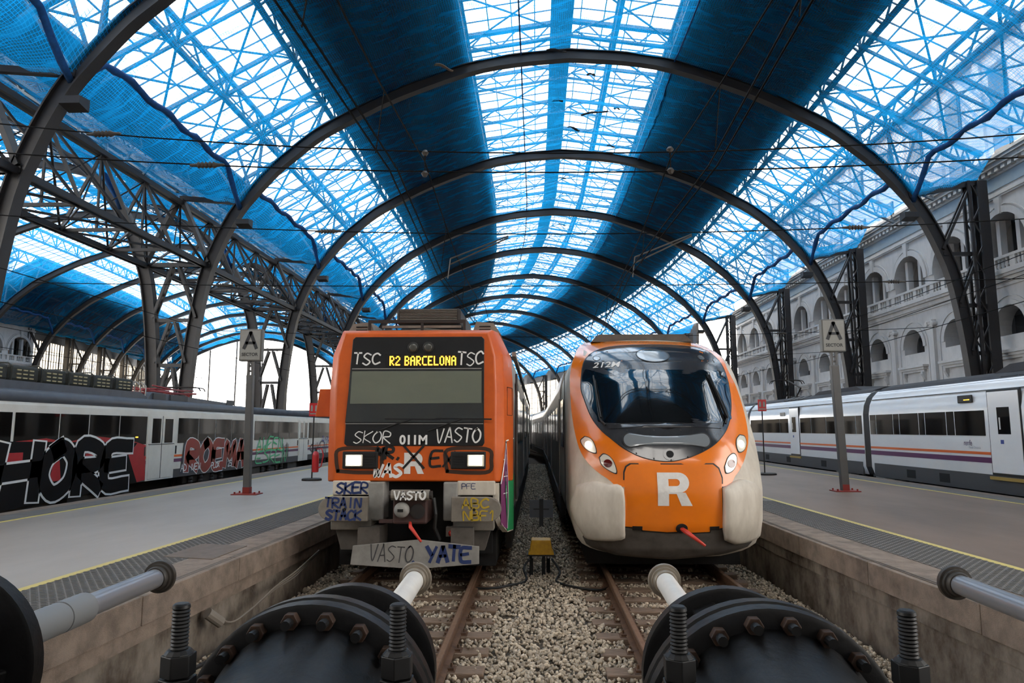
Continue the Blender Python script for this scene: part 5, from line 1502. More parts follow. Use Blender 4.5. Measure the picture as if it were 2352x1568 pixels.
for l in (21.6, 22.9, 24.2):
    g = MB(); g.lathe([(3.1, .09), (3.2, .06), (3.25, .09), (3.3, .06), (3.4, .08)], (XC-1.0, l, 0), (0, 0, 1), 10); g.build('insulator', PANTO, pg)
# bogies and underframe boxes
def wheel(x, y, r, par):
    g = MB(); g.lathe([(0, r), (.04, r), (.05, r*.9), (.1, r*.88), (.12, r*.3)], (x, y, r), (1, 0, 0), 20); return g.build('wheel', DKMET, par, autosmooth=True)
for yc in (24.0, 30.0, 37.0):
    g = MB(); g.box((XC-.35, yc-1.5, .45), (XC-.15, yc+1.5, .7)); g.box((XC-.4, yc-.35, .3), (XC-.1, yc+.35, .75)); bg = g.build('bogie', DKMET, lt, bevel=.03)
    for dy in (-1.1, 1.1): wheel(XC-.5, yc+dy, .45, bg)
    for dy in (-1.1, -.4, .4, 1.1):
        g = MB(); g.lathe([(.35, .08), (.4, .1), (.45, .08), (.5, .1), (.55, .08), (.6, .1), (.68, .08)], (XC-.12, yc+dy, 0), (0, 0, 1), 10); g.build('spring', DKMET, bg)
UB = mat('underframe_box_grey', (52, 50, 48), .7, var=.5, vscale=3, rgb2=(78, 70, 58))
for l0, l1, z0 in ((9, 13, .18), (13.2, 16.4, .15), (16.8, 19.4, .25), (27.8, 28.6, .3), (31.8, 33, .3)):
    sp_box(l0, l1, z0, .75, -.5, -.06).build('underframe_box', UB, lt)
g = MB(); g.box((XC-2.4, 5, .1), (XC-.6, 52, .78)); g.build('underframe', BLK, lt)
# big pieces ------------------------------------------------------------------------
def flip(fn): return fn
def piece(nm, m, polys, o):
    g = MB()
    for p in polys: polyfill(g, p, None, lambda l, z: SP(l, z, o), 99)
    return g.build(nm, m, lt)
blackbg = [(8.5, .3), (9.5, .95), (9.6, 1.92), (12, 1.96), (14.4, 1.95), (16.5, 1.9), (18.8, 1.86), (19.5, 1.82), (19.1, 1.5), (19.6, .72), (18.0, .62), (15.0, .5), (12, .4)]
piece('graffiti_fill', RED, [[(14.2, 1.9), (15.8, 2.0), (16.5, 1.9), (17.6, 2.03), (18.6, 1.95), (19.4, 1.86), (19.95, 1.75), (20.0, .76), (19.5, .72), (14.0, .9)]], .015)
piece('graffiti_fill', BKS, [blackbg], .018)
def letters(nm, m, specs, sw, o, dx=0.0):
    g = MB()
    for ch, l0, l1, z0, z1 in specs:
        for st in PEN[ch]:
            pts = [(l0+(a+.12*b)*(l1-l0), z0+b*(z1-z0)) for a, b in st]
            g.ribbon(smooth2(pts, 5), sw, lambda l, z, q: SP(l, z, q), o)
    return g.build(nm, m, lt, solid=.001)
W1 = [('S', 12.5, 13.9, .75, 1.82), ('H', 14.25, 15.5, .72, 1.8), ('O', 15.75, 16.7, .72, 1.78), ('R', 16.95, 17.85, .72, 1.78), ('E', 18.1, 19.05, .74, 1.75)]
piece('graffiti_fill', RED, [[(15.6, .8), (15.85, 1.8), (15.7, 1.8), (15.5, 1.5)], [(16.0, 1.0), (16.4, 1.0), (16.3, 1.5), (16.1, 1.45)], [(17.2, 1.3), (17.6, 1.3), (17.6, 1.6), (17.25, 1.6)], [(14.6, 1.35), (15.1, 1.35), (15.1, 1.7), (14.6, 1.7)]], .021)
letters('graffiti_outline', SPW, W1, .47, .023); letters('graffiti_fill', BKS, W1, .36, .026)
# second piece: red letters on dark starry ground
piece('graffiti_fill', mat('dark_blue_fill', (46, 48, 60), .5), [[(21.95, .78), (22.15, 1.8), (22.6, 1.86), (23.4, 1.8), (24.3, 1.82), (25.4, 1.8), (26.9, 1.84), (27.0, 1.2), (26.9, .84), (24.9, .98), (24.0, .86)]], .018)
W2 = [('R', 22.35, 23.05, .95, 1.72), ('O', 23.3, 24.0, .92, 1.76), ('E', 24.25, 24.85, .92, 1.72), ('M', 25.1, 25.9, .95, 1.72), ('A', 26.1, 26.75, .9, 1.72)]
letters('graffiti_outline', SPW, W2, .37, .022); letters('graffiti_fill', RED2, W2, .31, .025)
g = MB()
for t_, l0, w_, h_ in (('AD', 22.0, .35, .2), ('NEW', 22.7, .6, .2), ('PLOX', 24.1, .6, .18), ('25', 25.4, .3, .2)): scrawl(g, t_, l0, .88, w_, h_, .035, lambda l, z, q: SP(l, z, q), .029, seed=int(l0))
g.build('graffiti_tag', SPW, lt)
g = MB()
for k, t_ in enumerate(('AWEENU', 'ESREN')): scrawl(g, t_, 27.95, 1.32-.5*k, 3.4, .52, .06, lambda l, z, q: SP(l, z, q), .022, seed=k+3, lean=.3, jit=.25)
g.build('graffiti_tag', GRS, lt)
g = MB(); scrawl(g, 'SIKEN', 34.6, .9, 2.7, .62, .07, lambda l, z, q: SP(l, z, q), .022, seed=31, lean=.2, jit=.2); g.build('graffiti_tag', SPG, lt)
g = MB(); scrawl(g, 'AMERSON', 36.5, 1.5, 4, .3, .05, lambda l, z, q: SP(l, z, q), .022, seed=33, jit=.25); g.build('graffiti_tag', mat('violet_spray', (90, 84, 140), .6), lt)
g = MB(); scrawl(g, 'MIN', 30.9, .95, .7, .6, .04, lambda l, z, q: SP(l, z, q), .022, seed=36, jit=.3); g.build('graffiti_tag', SPG, lt)

# ================================================================== right background train: white regional unit with stripes
XE = 11.7
rt = thing('regional_train', 'clean white regional train with orange and purple stripes beyond the right platform', 'train', (XE+1.45, 24, 0))
WP2 = mat('clean_white_paint', (242, 241, 240), .22, var=.25, vscale=1.2, rgb2=(206, 208, 214), coat=.3, stretch=(1, .4, 1))
RG2 = mat('dark_roof_grey', (56, 56, 60), .75, var=.4, vscale=3, rgb2=(42, 42, 45))
ET = lambda l, z, o=0.0: (XE-o, l, z)
def et_box(l0, l1, z0, z1, o0, o1):
    g = MB(); g.box((XE-o1, l0, z0), (XE-o0, l1, z1)); return g
se = [(.1, .62), (0, .9), (0, 2.75), (.05, 3.05), (.17, 3.32), (.34, 3.5), (.5, 3.58), (2.4, 3.58), (2.73, 3.32), (2.9, 2.75), (2.9, .9), (2.8, .62)]
for k, (a, b) in enumerate([(6, 25.12), (25.58, 39.0), (39.45, 60)]):
    g = MB(); n = len(se)
    for y in (a, b):
        for x, z in se: g.v.append((XE+x, y, z))
    for j in range(n): g.f.append((j, (j+1) % n, n+(j+1) % n, n+j))
    g.f.append(tuple(range(n))); g.f.append(tuple(range(n, 2*n)))
    bd = g.build('car_body', WP2, rt, autosmooth=True)
    g = MB(); rf = [(.3, 3.46), (.5, 3.62), (.9, 3.74), (1.45, 3.78), (2.0, 3.74), (2.6, 3.5)]
    for y in (a+.05, b-.05):
        for x, z in rf: g.v.append((XE+x, y, z))
        for x, z in rf[::-1]: g.v.append((XE+x, y, z-.06))
    n2 = len(rf)*2
    for j in range(n2): g.f.append((j, (j+1) % n2, n2+(j+1) % n2, n2+j))
    g.f.append(tuple(range(n2))); g.f.append(tuple(range(n2, 2*n2)))
    g.build('roof', RG2, bd)
    et_box(a+.2, b-.2, .6, 1.05, -.04, .006).build('skirt', DGREY, bd)
    et_box(a+.02, b-.02, 1.55, 1.62, 0, .008).build('orange_stripe', mat('orange_stripe_bright', (226, 106, 44), .4), bd)
    et_box(a+.02, b-.02, 1.34, 1.48, 0, .008).build('purple_stripe', mat('purple_stripe_bright', (88, 30, 84), .4), bd)
    et_box(a+.02, b-.02, 3.22, 3.235, -.08, -.12).build('gutter_seam', SEAL, bd)
for y in (25.35, 39.22):
    g = MB(); n = len(se)
    for yy in (y-.27, y+.27):
        for x, z in se: g.v.append((XE+.06+(x-1.45)*.99+1.39, yy, z))
    for j in range(n): g.f.append((j, (j+1) % n, n+(j+1) % n, n+j))
    g.build('gangway_bellows', BLACKR, rt)
WINS = [(6.5, 9.2), (9.4, 12), (12.2, 16.9), (18.75, 20.05), (20.1, 20.45), (20.5, 21.55), (21.6, 21.9), (21.95, 23.05), (23.1, 23.45), (23.5, 24.6), (24.65, 25.05),
        (25.7, 26.15), (26.2, 27.3), (27.35, 28.8), (28.85, 30.35), (30.4, 31.6), (33.1, 34.2), (34.25, 36.8), (36.85, 38.8), (39.7, 43), (43.2, 47)]
for l0, l1 in WINS: et_box(l0, l1, 2.04, 2.70, -.01, .012).build('carriage_window', WIN, rt)
def edoor(l0, l1):
    d = et_box(l0-.06, l1+.06, 1.02, 3.22, -.05, .012).build('door_seal', SEAL, rt, bevel=.05)
    lf = et_box(l0, l1, 1.1, 3.16, .0, .03).build('door_leaf', WP2, d, bevel=.05)
    m_ = (l0+l1)/2
    et_box(m_-.24, m_+.24, 2.08, 2.76, .02, .036).build('door_window', WIN, d, bevel=.03)
    et_box(m_+.05, m_+.17, 1.84, 1.94, .03, .034).build('access_sticker', mat('blue_sticker', (60, 80, 150), .5), d)
    et_box(m_+.12, m_+.17, 2.2, 2.5, .03, .04).build('window_sticker', WHT, d)
    et_box(l0-.1, l1+.1, .93, 1.01, -.3, .05).build('door_step', mat('yellow_step', (170, 140, 70), .6), d)
edoor(17.38, 18.55); edoor(31.75, 32.85)
d = et_box(19.2, 19.85, 2.92, 3.13, -.02, .02).build('side_display', SEAL, rt, bevel=.02)
g = et_box(19.3, 19.55, 2.99, 3.008, .02, .023); g.build('led_text', LED, d)
et_box(33.5, 34.1, 2.83, 3.0, -.02, .02).build('side_display', GRY, rt, bevel=.01)
g = MB(); put_text(g, 'renfe', 0, 0, .36, .15, lambda x, z, o: ET(19.72-x, 1.77+z, .006), bold=.0, shear=.15); g.build('operator_name', mat('purple_print', (86, 36, 84), .5), rt)
g = MB(); put_text(g, 'Media Distancia', 0, 0, .5, .07, lambda x, z, o: ET(19.5-x, 1.69+z, .006)); g.build('service_name', mat('grey_print', (170, 172, 178), .5), rt)
for yc in (24.0, 27.2, 38.0):
    g = MB(); g.box((XE+.1, yc-1.3, .42), (XE+.3, yc+1.3, .66)); g.box((XE+.05, yc-.3, .3), (XE+.3, yc+.3, .7)); bg = g.build('bogie', DKMET, rt, bevel=.03)
    for dy in (-.95, .95): wheel(XE+.35, yc+dy, .43, bg)
    for dy in (-1.0, -.35, .35, 1.0):
        g = MB(); g.lathe([(.35, .07), (.4, .09), (.45, .07), (.5, .09), (.55, .07), (.6, .09), (.66, .07)], (XE+.1, yc+dy, 0), (0, 0, 1), 10); g.build('spring', DKMET, bg)
    g = MB(); g.tube([(XE+.05, yc-.9, .5), (XE+.05, yc+.9, .58)], .05, 10); g.build('damper', GRY2, bg)
g = MB(); g.box((XE+.4, 7, .1), (XE+2.5, 60, .7)); g.build('underframe', BLK, rt)
for l in (20.5, 22.3, 29, 33, 36): et_box(l, l+.5, .7, .95, .004, .012).build('skirt_grille', BLK, rt)
# pantograph on the roof
g = MB(); px = XE+1.45
g.tube([(px, 35.9, 3.8), (px, 35.2, 4.25), (px, 37.0, 4.75)], .035, 8); g.tube([(px-.3, 35.8, 3.82), (px+.3, 35.8, 3.82)], .05, 8)
pn = g.build('pantograph', DKMET, rt)
for dy in (0, .3):
    g = MB(); g.tube([(px+a, 36.95+dy, 4.72+b) for a, b in smooth2([(-.85, -.15), (-.7, .02), (0, .05), (.7, .02), (.85, -.15)], 4)], .022, 6); g.build('collector_strip', DKMET, pn)
g = MB(); g.prism([(17.2, 3.7), (19.5, 3.7), (18.8, 3.92), (17.2, 3.95)], lambda l, z: (XE+.8, l, z), lambda l, z: (XE+2.1, l, z)); g.build('roof_unit', RG2, rt)
g = MB(); g.prism([(27.2, 3.7), (32, 3.7), (31.4, 3.86), (27.8, 3.88)], lambda l, z: (XE+.8, l, z), lambda l, z: (XE+2.1, l, z)); g.build('roof_unit', RG2, rt)
for l in (17.3, 18.0, 32.3, 33.2, 34.1): 
    g = MB(); g.add([(XE+.42, l, 3.57), (XE+.42, l+.62, 3.57), (XE+.85, l+.62, 3.735), (XE+.85, l, 3.735)], [(0,1,2,3)]); g.build('roof_hatch', SEAL, rt, solid=.02)
# ================================================================== hydraulic buffer stops in the foreground
BUF = mat('black_buffer_paint', (13, 13, 14), .45, var=.6, vscale=7, rgb2=(26, 26, 28), bump=.12, bscale=25, spec=.2)
BUF2 = mat('black_bolt_steel', (22, 22, 23), .5, .3); BOLTR = mat('rusty_nut', (72, 52, 40), .6, .4, var=.7, vscale=30, rgb2=(30, 28, 28))
RAMW = mat('white_ram', (226, 224, 218), .35, var=.2, vscale=6); RAMG = mat('grey_ram', (140, 142, 148), .3, .5); RAMP = mat('ram_collar_grey', (120, 122, 124), .5)
HEADM = mat('buffer_head_metal', (150, 140, 126), .45, .4, var=.5, vscale=12, rgb2=(110, 98, 86)); HEADD = mat('buffer_head_dark', (62, 58, 54), .5, .3)
def hexnut(g, c, d, r, h):
    c = V3(c); d = V3(d).normalized(); g.tube([c, c+d*h], r, 6); return g
def buffer_stop(x, label, white, studs, dy=0.0, turn=0.0):
    z = 1.09; gr = .39 if studs else .46
    t = thing('buffer_stop', label, 'buffer stop', (x, 2.72, -.6), 'hydraulic buffer stops')
    def A(nm, m, prof, par=t, n=56, **k): return MB().lathe(prof, (x, dy, z), (0, 1, 0), n).build(nm, m, par, autosmooth=True, **k)
    A('barrel', BUF, [(.6, .30), (.62, .34), (1.5, .345), (2.2, .35), (2.45, .36), (2.6, .38), (2.69, .40)])
    A('rear_flange', BUF, [(2.66, .35), (2.661, .445), (2.672, .463), (2.735, .465), (2.745, .455), (2.746, .3)])
    A('front_flange', BUF, [(2.75, .3), (2.752, .45), (2.765, .468), (2.83, .465), (2.84, .45), (2.86, .40), (2.9, .30)])
    A('dome', BUF, [(2.86, .30), (2.95, .25), (3.1, .22), (3.34, .21)])
    A('gland_flange', BUF, [(3.32, .2), (3.321, gr-.015), (3.33, gr), (3.40, gr), (3.41, gr-.015), (3.42, .2)])
    A('gland_neck', BUF, [(3.41, .16), (3.5, .155), (3.52, .12)])
    for k in range(6):
        a = math.pi/2+k*math.pi/3+.35
        g = MB(); ca, sa = math.cos(a), math.sin(a)
        tv = Vector((-sa, 0, ca))*.055
        q = []
        for yy, r0, r1 in ((2.85, .2, .44), (2.95, .2, .36), (3.1, .19, .315), (3.25, .19, .32), (3.33, .19, .34)):
            for sg in (-1, 1):
                for r_ in (r0, r1): q.append(Vector((x+ca*r_, yy+dy, z+sa*r_))+tv*sg)
        fs = []
        for i in range(4):
            b0 = 4*i; fs += [(b0, b0+1, b0+5, b0+4), (b0+2, b0+6, b0+7, b0+3), (b0+1, b0+3, b0+7, b0+5), (b0, b0+4, b0+6, b0+2)]
        g.add(q, fs); g.build('dome_rib', BUF, t, bevel=.012)
    m1, m2 = (RAMW, RAMW) if white else (RAMP, RAMG)
    A('ram_sleeve', m1, [(3.44, .092), (4.2-dy*.6, .092), (4.201-dy*.6, .088), (4.21-dy*.6, .088), (4.211-dy*.6, .094), (4.45-dy*.6, .093), (4.47-dy*.6, .078)], n=32)
    A('ram_rod', m2, [(4.4-dy*.6, .07), (5.38-dy, .07)], n=32)
    hd = HEADM if white else HEADD
    h0 = 5.33-dy
    A('buffer_head', hd, [(h0-.03, .078), (h0-.02, .085), (h0, .088), (h0+.002, .1), (h0+.03, .102), (h0+.032, .118), (h0+.06, .122), (h0+.075, .115), (h0+.08, .07)], n=40)
    for k in range(20):
        a = math.pi/2+(k+.5)*2*math.pi/20
        c = (x+.415*math.cos(a), 2.662+dy, z+.415*math.sin(a))
        g = MB(); hexnut(g, c, (0, -1, 0), .033, .04); b = g.build('flange_nut', BOLTR, t, bevel=.003)
        g = MB(); g.tube([c, (c[0], c[1]-.085, c[2])], .018, 10); g.build('bolt_end', BUF2, b)
    if studs:
        ys = 2.42
        for sx in (-1, 1):
            xx = x+sx*.367
            pr = [(1.2, .027), (1.29, .027)]
            for k in range(27): pr += [(1.29+k*.0118, .0255), (1.2958+k*.0118, .0295)]
            pr += [(1.612, .028), (1.617, .022), (1.6175, .008)]
            g = MB(); g.lathe(pr, (xx, ys, 0), (0, 0, 1), 18); st = g.build('threaded_stud', BUF2, t, autosmooth=True)
            g = MB(); g.tube([(xx, ys, 1.385), (xx, ys, 1.455)], [.056, .056], 6); g.tube([(xx, ys, 1.455), (xx, ys, 1.47)], [.05, .036], 12); g.build('stud_nut', BUF2, st, bevel=.003)
            g = MB(); g.tube([(xx, ys, 1.30), (xx, ys, 1.38)], [.06, .06], 6); g.build('stud_nut', BUF2, st, bevel=.003)
            g = MB(); g.lathe([(1.27, .085), (1.30, .085)], (xx, ys, 0), (0, 0, 1), 20); g.build('washer', BUF2, st)
            g = MB(); g.box((xx-.1, ys-.16, .5), (xx+.1, ys+.16, 1.27)); g.build('yoke_lug', BUF, t, bevel=.02)
    g = MB(); g.box((x-.36, 1.0, -.6), (x+.36, 2.35, .78)); g.build('pedestal', BUF, t, bevel=.03)
    t.rotation_euler = (0, 0, turn)
    return t
buffer_stop(-2.8, 'black hydraulic buffer with polished grey ram at the far left', False, False, .0, .026)
buffer_stop(-.845, 'black hydraulic buffer with white ram in front of the graffitied train', True, True, 0, .0264)
buffer_stop(.845, 'black hydraulic buffer with white ram in front of the rounded-nose train', True, True, 0, -.036)
buffer_stop(2.95, 'black hydraulic buffer with polished grey ram at the far right', False, False, .0, -.036)

# ================================================================== sector signs
SGN = mat('sign_grey_face', (138, 136, 130), .5, var=.2, vscale=6); SGF = mat('sign_frame', (96, 94, 90), .5); PST = mat('grey_post', (92, 90, 88), .5, var=.3, vscale=3)
INK = mat('sign_ink', (30, 32, 36), .5); REDB = mat('red_post_base', (140, 44, 36), .6)
def sector_sign(x, y, zs, w, h, label, lean):
    t = thing('sector_sign', label, 'sign', (x, y, PZ), 'sector signs')
    top = Vector((x-lean, y, zs)); bot = Vector((x, y, PZ+.02))
    g = MB(); g.bar(bot, top+Vector((0, 0, -.35)), (.165 if x < 0 else .2), .16, up=(0, 1, 0)); g.build('post', PST, t, bevel=.015)
    for dx in (-.055, .055):
        g = MB(); g.bar(top+Vector((dx, 0, -.36)), top+Vector((dx, 0, .02)), .045, .1, up=(0, 1, 0)); g.build('post_head', PST, t)
    for k in range(2):
        g = MB(); g.bar(top+Vector((-.06, 0, -.12-.13*k)), top+Vector((.06, 0, -.12-.13*k)), .05, .05); g.build('post_rung', PST, t)
    g = MB(); g.bar(bot, bot+Vector((0, 0, .16)), .17, .17, up=(0, 1, 0)); g.build('post_foot', REDB, t)
    g = MB(); g.box((x-.32, y-.22, PZ+.0), (x+.32, y+.22, PZ+.025)); bp = g.build('base_plate', REDB, t, bevel=.005)
    for dx in (-.25, .25):
        for dy in (-.15, .15):
            g = MB(); g.tube([(x+dx, y+dy, PZ+.02), (x+dx, y+dy, PZ+.07)], .022, 6); g.build('anchor_bolt', REDB, bp)
    cx = x-lean
    g = MB(); g.box((cx-w/2, y-.09, zs), (cx+w/2, y+.09, zs+h)); bx = g.build('sign_box', SGF, t, bevel=.02)
    g = MB(); g.box((cx-w/2+.035, y-.1, zs+.035), (cx+w/2-.035, y-.085, zs+h-.035)); g.build('sign_face', SGN, bx)
    fn = lambda a, b, o: (cx+a, y-.104, zs+b)
    g = MB(); sw = .1*w/.58
    for st in ([(-.155, .34), (0, .74)], [(.155, .34), (0, .74)], [(-.1, .47), (.1, .47)]):
        g.ribbon(smooth2([(a*w/.58, b*h/.84) for a, b in st], 3), sw*(.85 if st[0][1] != st[1][1] else .7), fn)
    g.build('letter_a', INK, bx)
    g = MB(); put_text(g, 'SECTOR', -.21*w/.58, .13*h/.84, .42*w/.58, .085*h/.84, lambda a, b, o: fn(a, b, 0), bold=.03); g.build('sector_text', INK, bx)
sector_sign(-7.21, 17.41, 3.92, .58, .82, 'grey sector A sign on a post on the left platform', .05)
sector_sign(8.03, 18.81, 4.25, .62, .88, 'grey sector A sign on a post on the right platform', .1)

# ================================================================== fire points
FRED = mat('fire_red', (186, 30, 34), .35, coat=.3)
def fire_sign(x, y, zs, label, base_w=.62):
    t = thing('fire_point_sign', label, 'sign', (x, y, PZ), 'fire point signs')
    g = MB(); g.lathe([(PZ, base_w/2), (PZ+.05, base_w/2), (PZ+.07, base_w/2-.03)], (x, y, 0), (0, 0, 1), 24); g.build('base', DKMET, t)
    g = MB(); g.tube([(x, y, PZ+.05), (x, y, zs+.4)], .022, 8); g.build('pole', DKMET, t)
    g = MB(); g.box((x-.15, y-.03, zs), (x+.15, y-.02, zs+.42)); pl = g.build('sign_plate', FRED, t)
    for dx in (-.07, .07):
        g = MB(); g.prism([(dx-.035, zs+.16), (dx+.035, zs+.16), (dx+.035, zs+.3), (dx+.01, zs+.36), (dx-.03, zs+.33)], lambda a, b: (x+a, y-.033, b), lambda a, b: (x+a, y-.03, b)); g.build('pictogram', SGN, pl)
    g = MB(); g.box((x-.12, y-.033, zs+.06), (x+.12, y-.03, zs+.1)); g.build('caption_bar', SGN, pl)
fire_sign(-7.13, 22.19, 2.62, 'red fire extinguisher sign on a thin pole on the left platform')
fire_sign(8.11, 25.51, 2.85, 'red fire extinguisher sign on a thin pole on the right platform', .8)
t = thing('fire_extinguisher', 'red fire extinguisher hanging on the thin pole of the left platform', 'extinguisher', (-6.98, 22.1, .85))
g = MB(); g.lathe([(.86, .06), (.87, .1), (.95, .105), (1.4, .105), (1.48, .08), (1.52, .04)], (-6.99, 22.07, 0), (0, 0, 1), 18); g.build('cylinder', FRED, t, autosmooth=True)
g = MB(); g.tube([(-6.99, 22.07, 1.5), (-6.99, 22.07, 1.6)], .03, 8); g.bar((-7.02, 22.07, 1.6), (-6.86, 22.07, 1.64), .03, .03); g.build('valve', DKMET, t)
g = MB(); g.tube([(-6.97, 22.07, 1.58), (-6.8, 22.05, 1.6), (-6.74, 22.05, 1.4), (-6.8, 22.05, 1.05), (-6.88, 22.05, 1.0)], .02, 6); g.build('hose', FRED, t)
g = MB(); g.bar((-7.1, 22.15, 1.3), (-6.99, 22.12, 1.3), .04, .03); g.build('hanger', DKMET, t)

# ================================================================== things on the ballast
YB = mat('yellow_box_paint', (206, 158, 40), .5, var=.5, vscale=12, rgb2=(160, 112, 34))
t = thing('track_box', 'yellow signalling junction box on black legs between the tracks', 'box', (.06, 11.9, -.2))
g = MB(); g.prism([(-.21, .16), (.21, .16), (.21, .2), (.185, .22), (.16, .40), (-.16, .40), (-.185, .22), (-.21, .2)], lambda a, b: (.06+a, 11.75, b), lambda a, b: (.06+a, 12.05, b)); g.build('case', YB, t, bevel=.012)
g = MB(); g.box((-.17, 11.73, .145), (.29, 12.07, .165)); g.build('flange', DKMET, t)
for x in (-.15, -.02, .1):
    g = MB(); g.lathe([(0, .018), (.03, .018)], (.06+x+.02, 11.76, .13), (0, -1, 0), 10); g.build('cable_gland', GRY, t)
for x, y in ((-.1, 11.82), (.1, 11.82), (.18, 12.0)):
    g = MB(); g.box((x-.03, y-.03, -.24), (x+.03, y+.03, .15)); g.build('leg', BLK, t)
def cable(name, pts, r, label, m=BLACKR):
    q = []; P_ = [np.array(p) for p in pts]; ex = [2*P_[0]-P_[1]]+P_+[2*P_[-1]-P_[-2]]
    for i in range(1, len(ex)-2):
        for j in range(6):
            s_ = j/6; a, b, c, d = ex[i-1:i+3]
            q.append(tuple(.5*((2*b)+(-a+c)*s_+(2*a-5*b+4*c-d)*s_*s_+(-a+3*b-3*c+d)*s_**3)))
    q.append(pts[-1]); g = MB(); g.tube(q, r, 7); return tag(g.build(name, m, smooth=True), label, 'cable')
cable('cable', [(-.13, 11.75, .1), (-.22, 11.6, -.02), (-.18, 11.3, -.15), (-.45, 10.9, -.14), (-.7, 10.75, -.15), (-.93, 10.75, -.15)], .018, 'black cable from the yellow box to the left rail')
cable('cable', [(.24, 11.75, .1), (.36, 11.5, -.05), (.3, 11.2, -.14), (.6, 10.8, -.14), (.9, 10.7, -.15), (1.06, 10.85, -.15)], .018, 'black cable from the yellow box to the right rail')
cable('cable', [(-3.6, 6.5, -.2), (-3.25, 8.5, -.18), (-3.1, 9.6, -.17), (-2.95, 10.5, -.16), (-2.8, 11.3, -.14), (-2.75, 12.5, -.14)], .022, 'black cable lying on the ballast beside the left platform wall')
cable('cable', [(-3.74, 5.15, .27), (-3.62, 5.15, .26), (-3.58, 5.1, .1), (-3.5, 4.9, -.25), (-3.35, 4.6, -.35)], .03, 'thick black cable coming out of the left platform wall')
CABG = mat('grey_cable', (120, 112, 102), .7)
wp = [(-3.66, 8.05, .12), (-3.58, 8.3, -.04), (-3.56, 8.8, -.02), (-3.54, 9.6, .06), (-3.53, 10.4, .08), (-3.53, 11.4, .22)]
for k in range(3):
    cable('wall_cable', [(a+.012*k, b, c+.028*k*(1 if 0 < i < 5 else .3)-.02*k*math.sin(i)) for i, (a, b, c) in enumerate(wp)], .012,
          ['lowest grey cable sagging along the left platform wall', 'middle grey cable sagging along the left platform wall', 'upper grey cable sagging along the left platform wall'][k], CABG)
g = MB(); g.tube([(-3.7, 8.0, .16), (-3.6, 8.14, .02)], .06, 12)
tag(g.build('cable_conduit', CABG), 'short grey conduit end on the left platform wall', 'conduit')
def board(x, y, z0, w, h, pz, label):
    t = thing('marker_board', label, 'sign', (x, y, pz), 'boards seen from behind')
    g = MB(); g.box((x-w/2, y-.01, z0), (x+w/2, y+.01, z0+h)); g.build('plate', mat('board_back', (146, 148, 152), .5), t)
    g = MB(); g.box((x-.05, y-.06, pz), (x+.05, y-.012, z0+h+.03)); g.build('stake', PST, t)
    g = MB(); g.box((x-w*.33, y-.03, z0+h*.45), (x+w*.33, y-.012, z0+h*.52)); g.build('cross_rib', PST, t)
board(.1, 17.6, .05, .58, .42, -.25, 'grey marker board seen from behind between the two orange trains')
board(-9.75+.25-.55-.45, 13.15, .28, .62, .34, -.6, 'grey marker board seen from behind at the far edge of the left platform')

# ================================================================== overhead line
WIRE = mat('overhead_wire', (14, 14, 15), .8, spec=.1); INSU = mat('brown_insulator', (58, 53, 48), .5); TUBE = mat('registration_tube', (66, 62, 58), .5, .2)
def wire(name, pts, r, label, group='overhead wires'):
    g = MB(); g.tube(pts, r, 5); return tag(g.build(name, WIRE), label, 'wire', group)
for xc, side in ((XL, 'left'), (XR, 'right')):
    ss = [2.0, 8, 14, 22, 30, 38, S0, 56, 66, 78]
    for dx, nm in ((-.05, 'outer'), (.05, 'inner')):
        wire('contact_wire', [path(s, xc+dx+(.12 if (i % 2) else -.12), 5.3) for i, s in enumerate(ss)], .011, '%s of the paired contact wires above the %s-hand orange train' % (nm, side))
    t = thing('catenary', 'sagging messenger wire with droppers above the %s-hand orange train' % side, 'wire', (xc, 10.4, 5.3), 'catenary wires')
    sup = [-2, 10.4, 23, 36, 49, 62]; pts = []
    for i in range(len(sup)-1):
        for j in range(8):
            f = j/8; pts.append(path(sup[i]+(sup[i+1]-sup[i])*f, xc+.25*(1 if xc < 0 else -1)*0+.1, 6.35-.45*math.sin(math.pi*f)))
    g = MB(); g.tube(pts, .011, 5); g.build('messenger_wire', WIRE, t)
    for k, s in enumerate((5, 7.5, 13, 16.7, 20, 26, 29.5, 33)):
        i = max(q for q in range(len(sup)-1) if sup[q] <= s); f = (s-sup[i])/(sup[i+1]-sup[i])
        g = MB(); g.tube([path(s, xc+.1, 6.35-.45*math.sin(math.pi*f)), path(s, xc+.02, 5.3)], .007, 4); g.build('dropper', WIRE, t)
def insul(c, d, ln=.5):
    g = MB(); c = V3(c); d = V3(d).normalized()
    pr = [(-ln/2, .02), (-ln*.3, .03)]
    for k in range(5): pr += [(-ln*.28+k*ln*.11, .028), (-ln*.25+k*ln*.11, .055)]
    pr += [(ln*.3, .03), (ln/2, .02)]
    g.lathe(pr, c, d, 10); return g
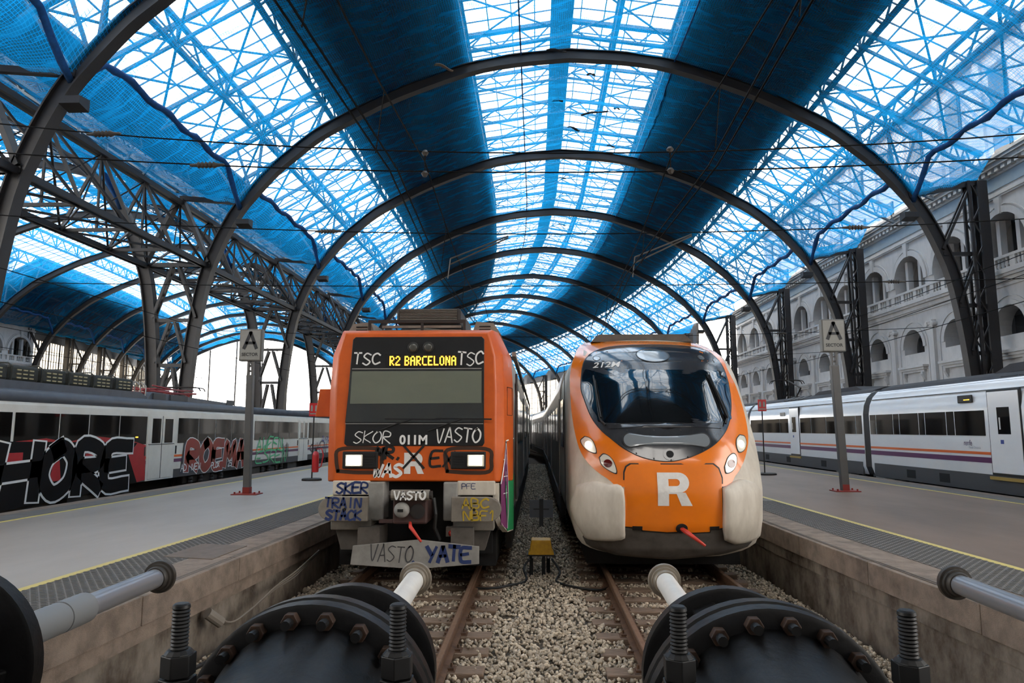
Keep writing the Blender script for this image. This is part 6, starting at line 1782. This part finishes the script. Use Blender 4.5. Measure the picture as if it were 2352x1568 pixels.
def span(s, z0, sag, label, ins=()):
    t = thing('cross_span_wire', label, 'wire', (CT, s, z0-sag), 'cross-span wires')
    xs_ = np.linspace(CT-15.4, CT+15.4, 25); zf = lambda x: z0-sag*(1-((x-CT)/15.4)**2)
    g = MB(); g.tube([(x, s, zf(x)) for x in xs_], .012, 5); g.build('span_wire', WIRE, t)
    for x in ins: insul((x, s, zf(x)), (1, 0, .0), .55).build('insulator', INSU, t, smooth=False)
    return t, zf
span(10.4, 7.9, 1.45, 'upper wire of the nearest overhead cross-span', (-6.9,))
t, zf = span(10.42, 7.2, 1.05, 'lower wire of the nearest overhead cross-span', (-5.2, 7.6))
for xc in (XL, XR):
    g = MB(); g.tube([(xc+.1, 10.4, 6.48), (xc+.1, 10.42, 6.18)], .012, 5); g.build('hanger_rod', WIRE, t)
    for z in (6.5, 6.16):
        g = MB(); g.lathe([(0, .03), (.05, .06), (.09, .03)], (xc+.1, 10.41, z-.05), (0, 0, 1), 8); g.build('hanger_cap', INSU, t)
t, zf = span(14.2, 7.0, .75, 'overhead cross-span wire carrying the registration arms', (-4.4, 6.6))
for xc in (XL, XR):
    for dz in (0, .12):
        g = MB(); g.tube([(xc+1.25, 14.2, 6.22-dz*.3), (xc+.05, 14.1, 5.72-dz)], .016, 6); a = g.build('registration_arm', TUBE, t)
    g = MB(); g.tube([(xc+.05, 14.1, 5.72), (xc, 14.1, 5.3)], .012, 5); g.build('steady_rod', TUBE, t)
span(18.3, 6.2, .2, 'straight overhead cross wire level with the nearest arch', (-8.5, 9.4))
span(29.8, 6.5, .35, 'straight overhead cross wire level with the second arch', (-9.5, 10.4))
span(41.2, 6.7, .4, 'straight overhead cross wire level with the third arch', ())
for k, (x, z) in enumerate(((12.9, 5.5), (12.9, 6.2), (13.3, 6.9))):
    wire('feeder_wire', [(x, y, z-.1*math.sin(y)) for y in (2, 10, 18, 26, 34, 42, 60)], .012, '%s of the three wires above the white regional train' % ['lowest', 'middle', 'highest'][k])
for k, (x, z) in enumerate(((-12.7, 5.2), (-12.7, 6.0), (-21, 5.4), (-21, 6.2))):
    wire('feeder_wire', [(x, y, z) for y in (2, 14, 30, 50)], .012, ['lower wire above the graffitied white train', 'upper wire above the graffitied white train', 'lower wire over the neighbouring shed track', 'upper wire over the neighbouring shed track'][k])
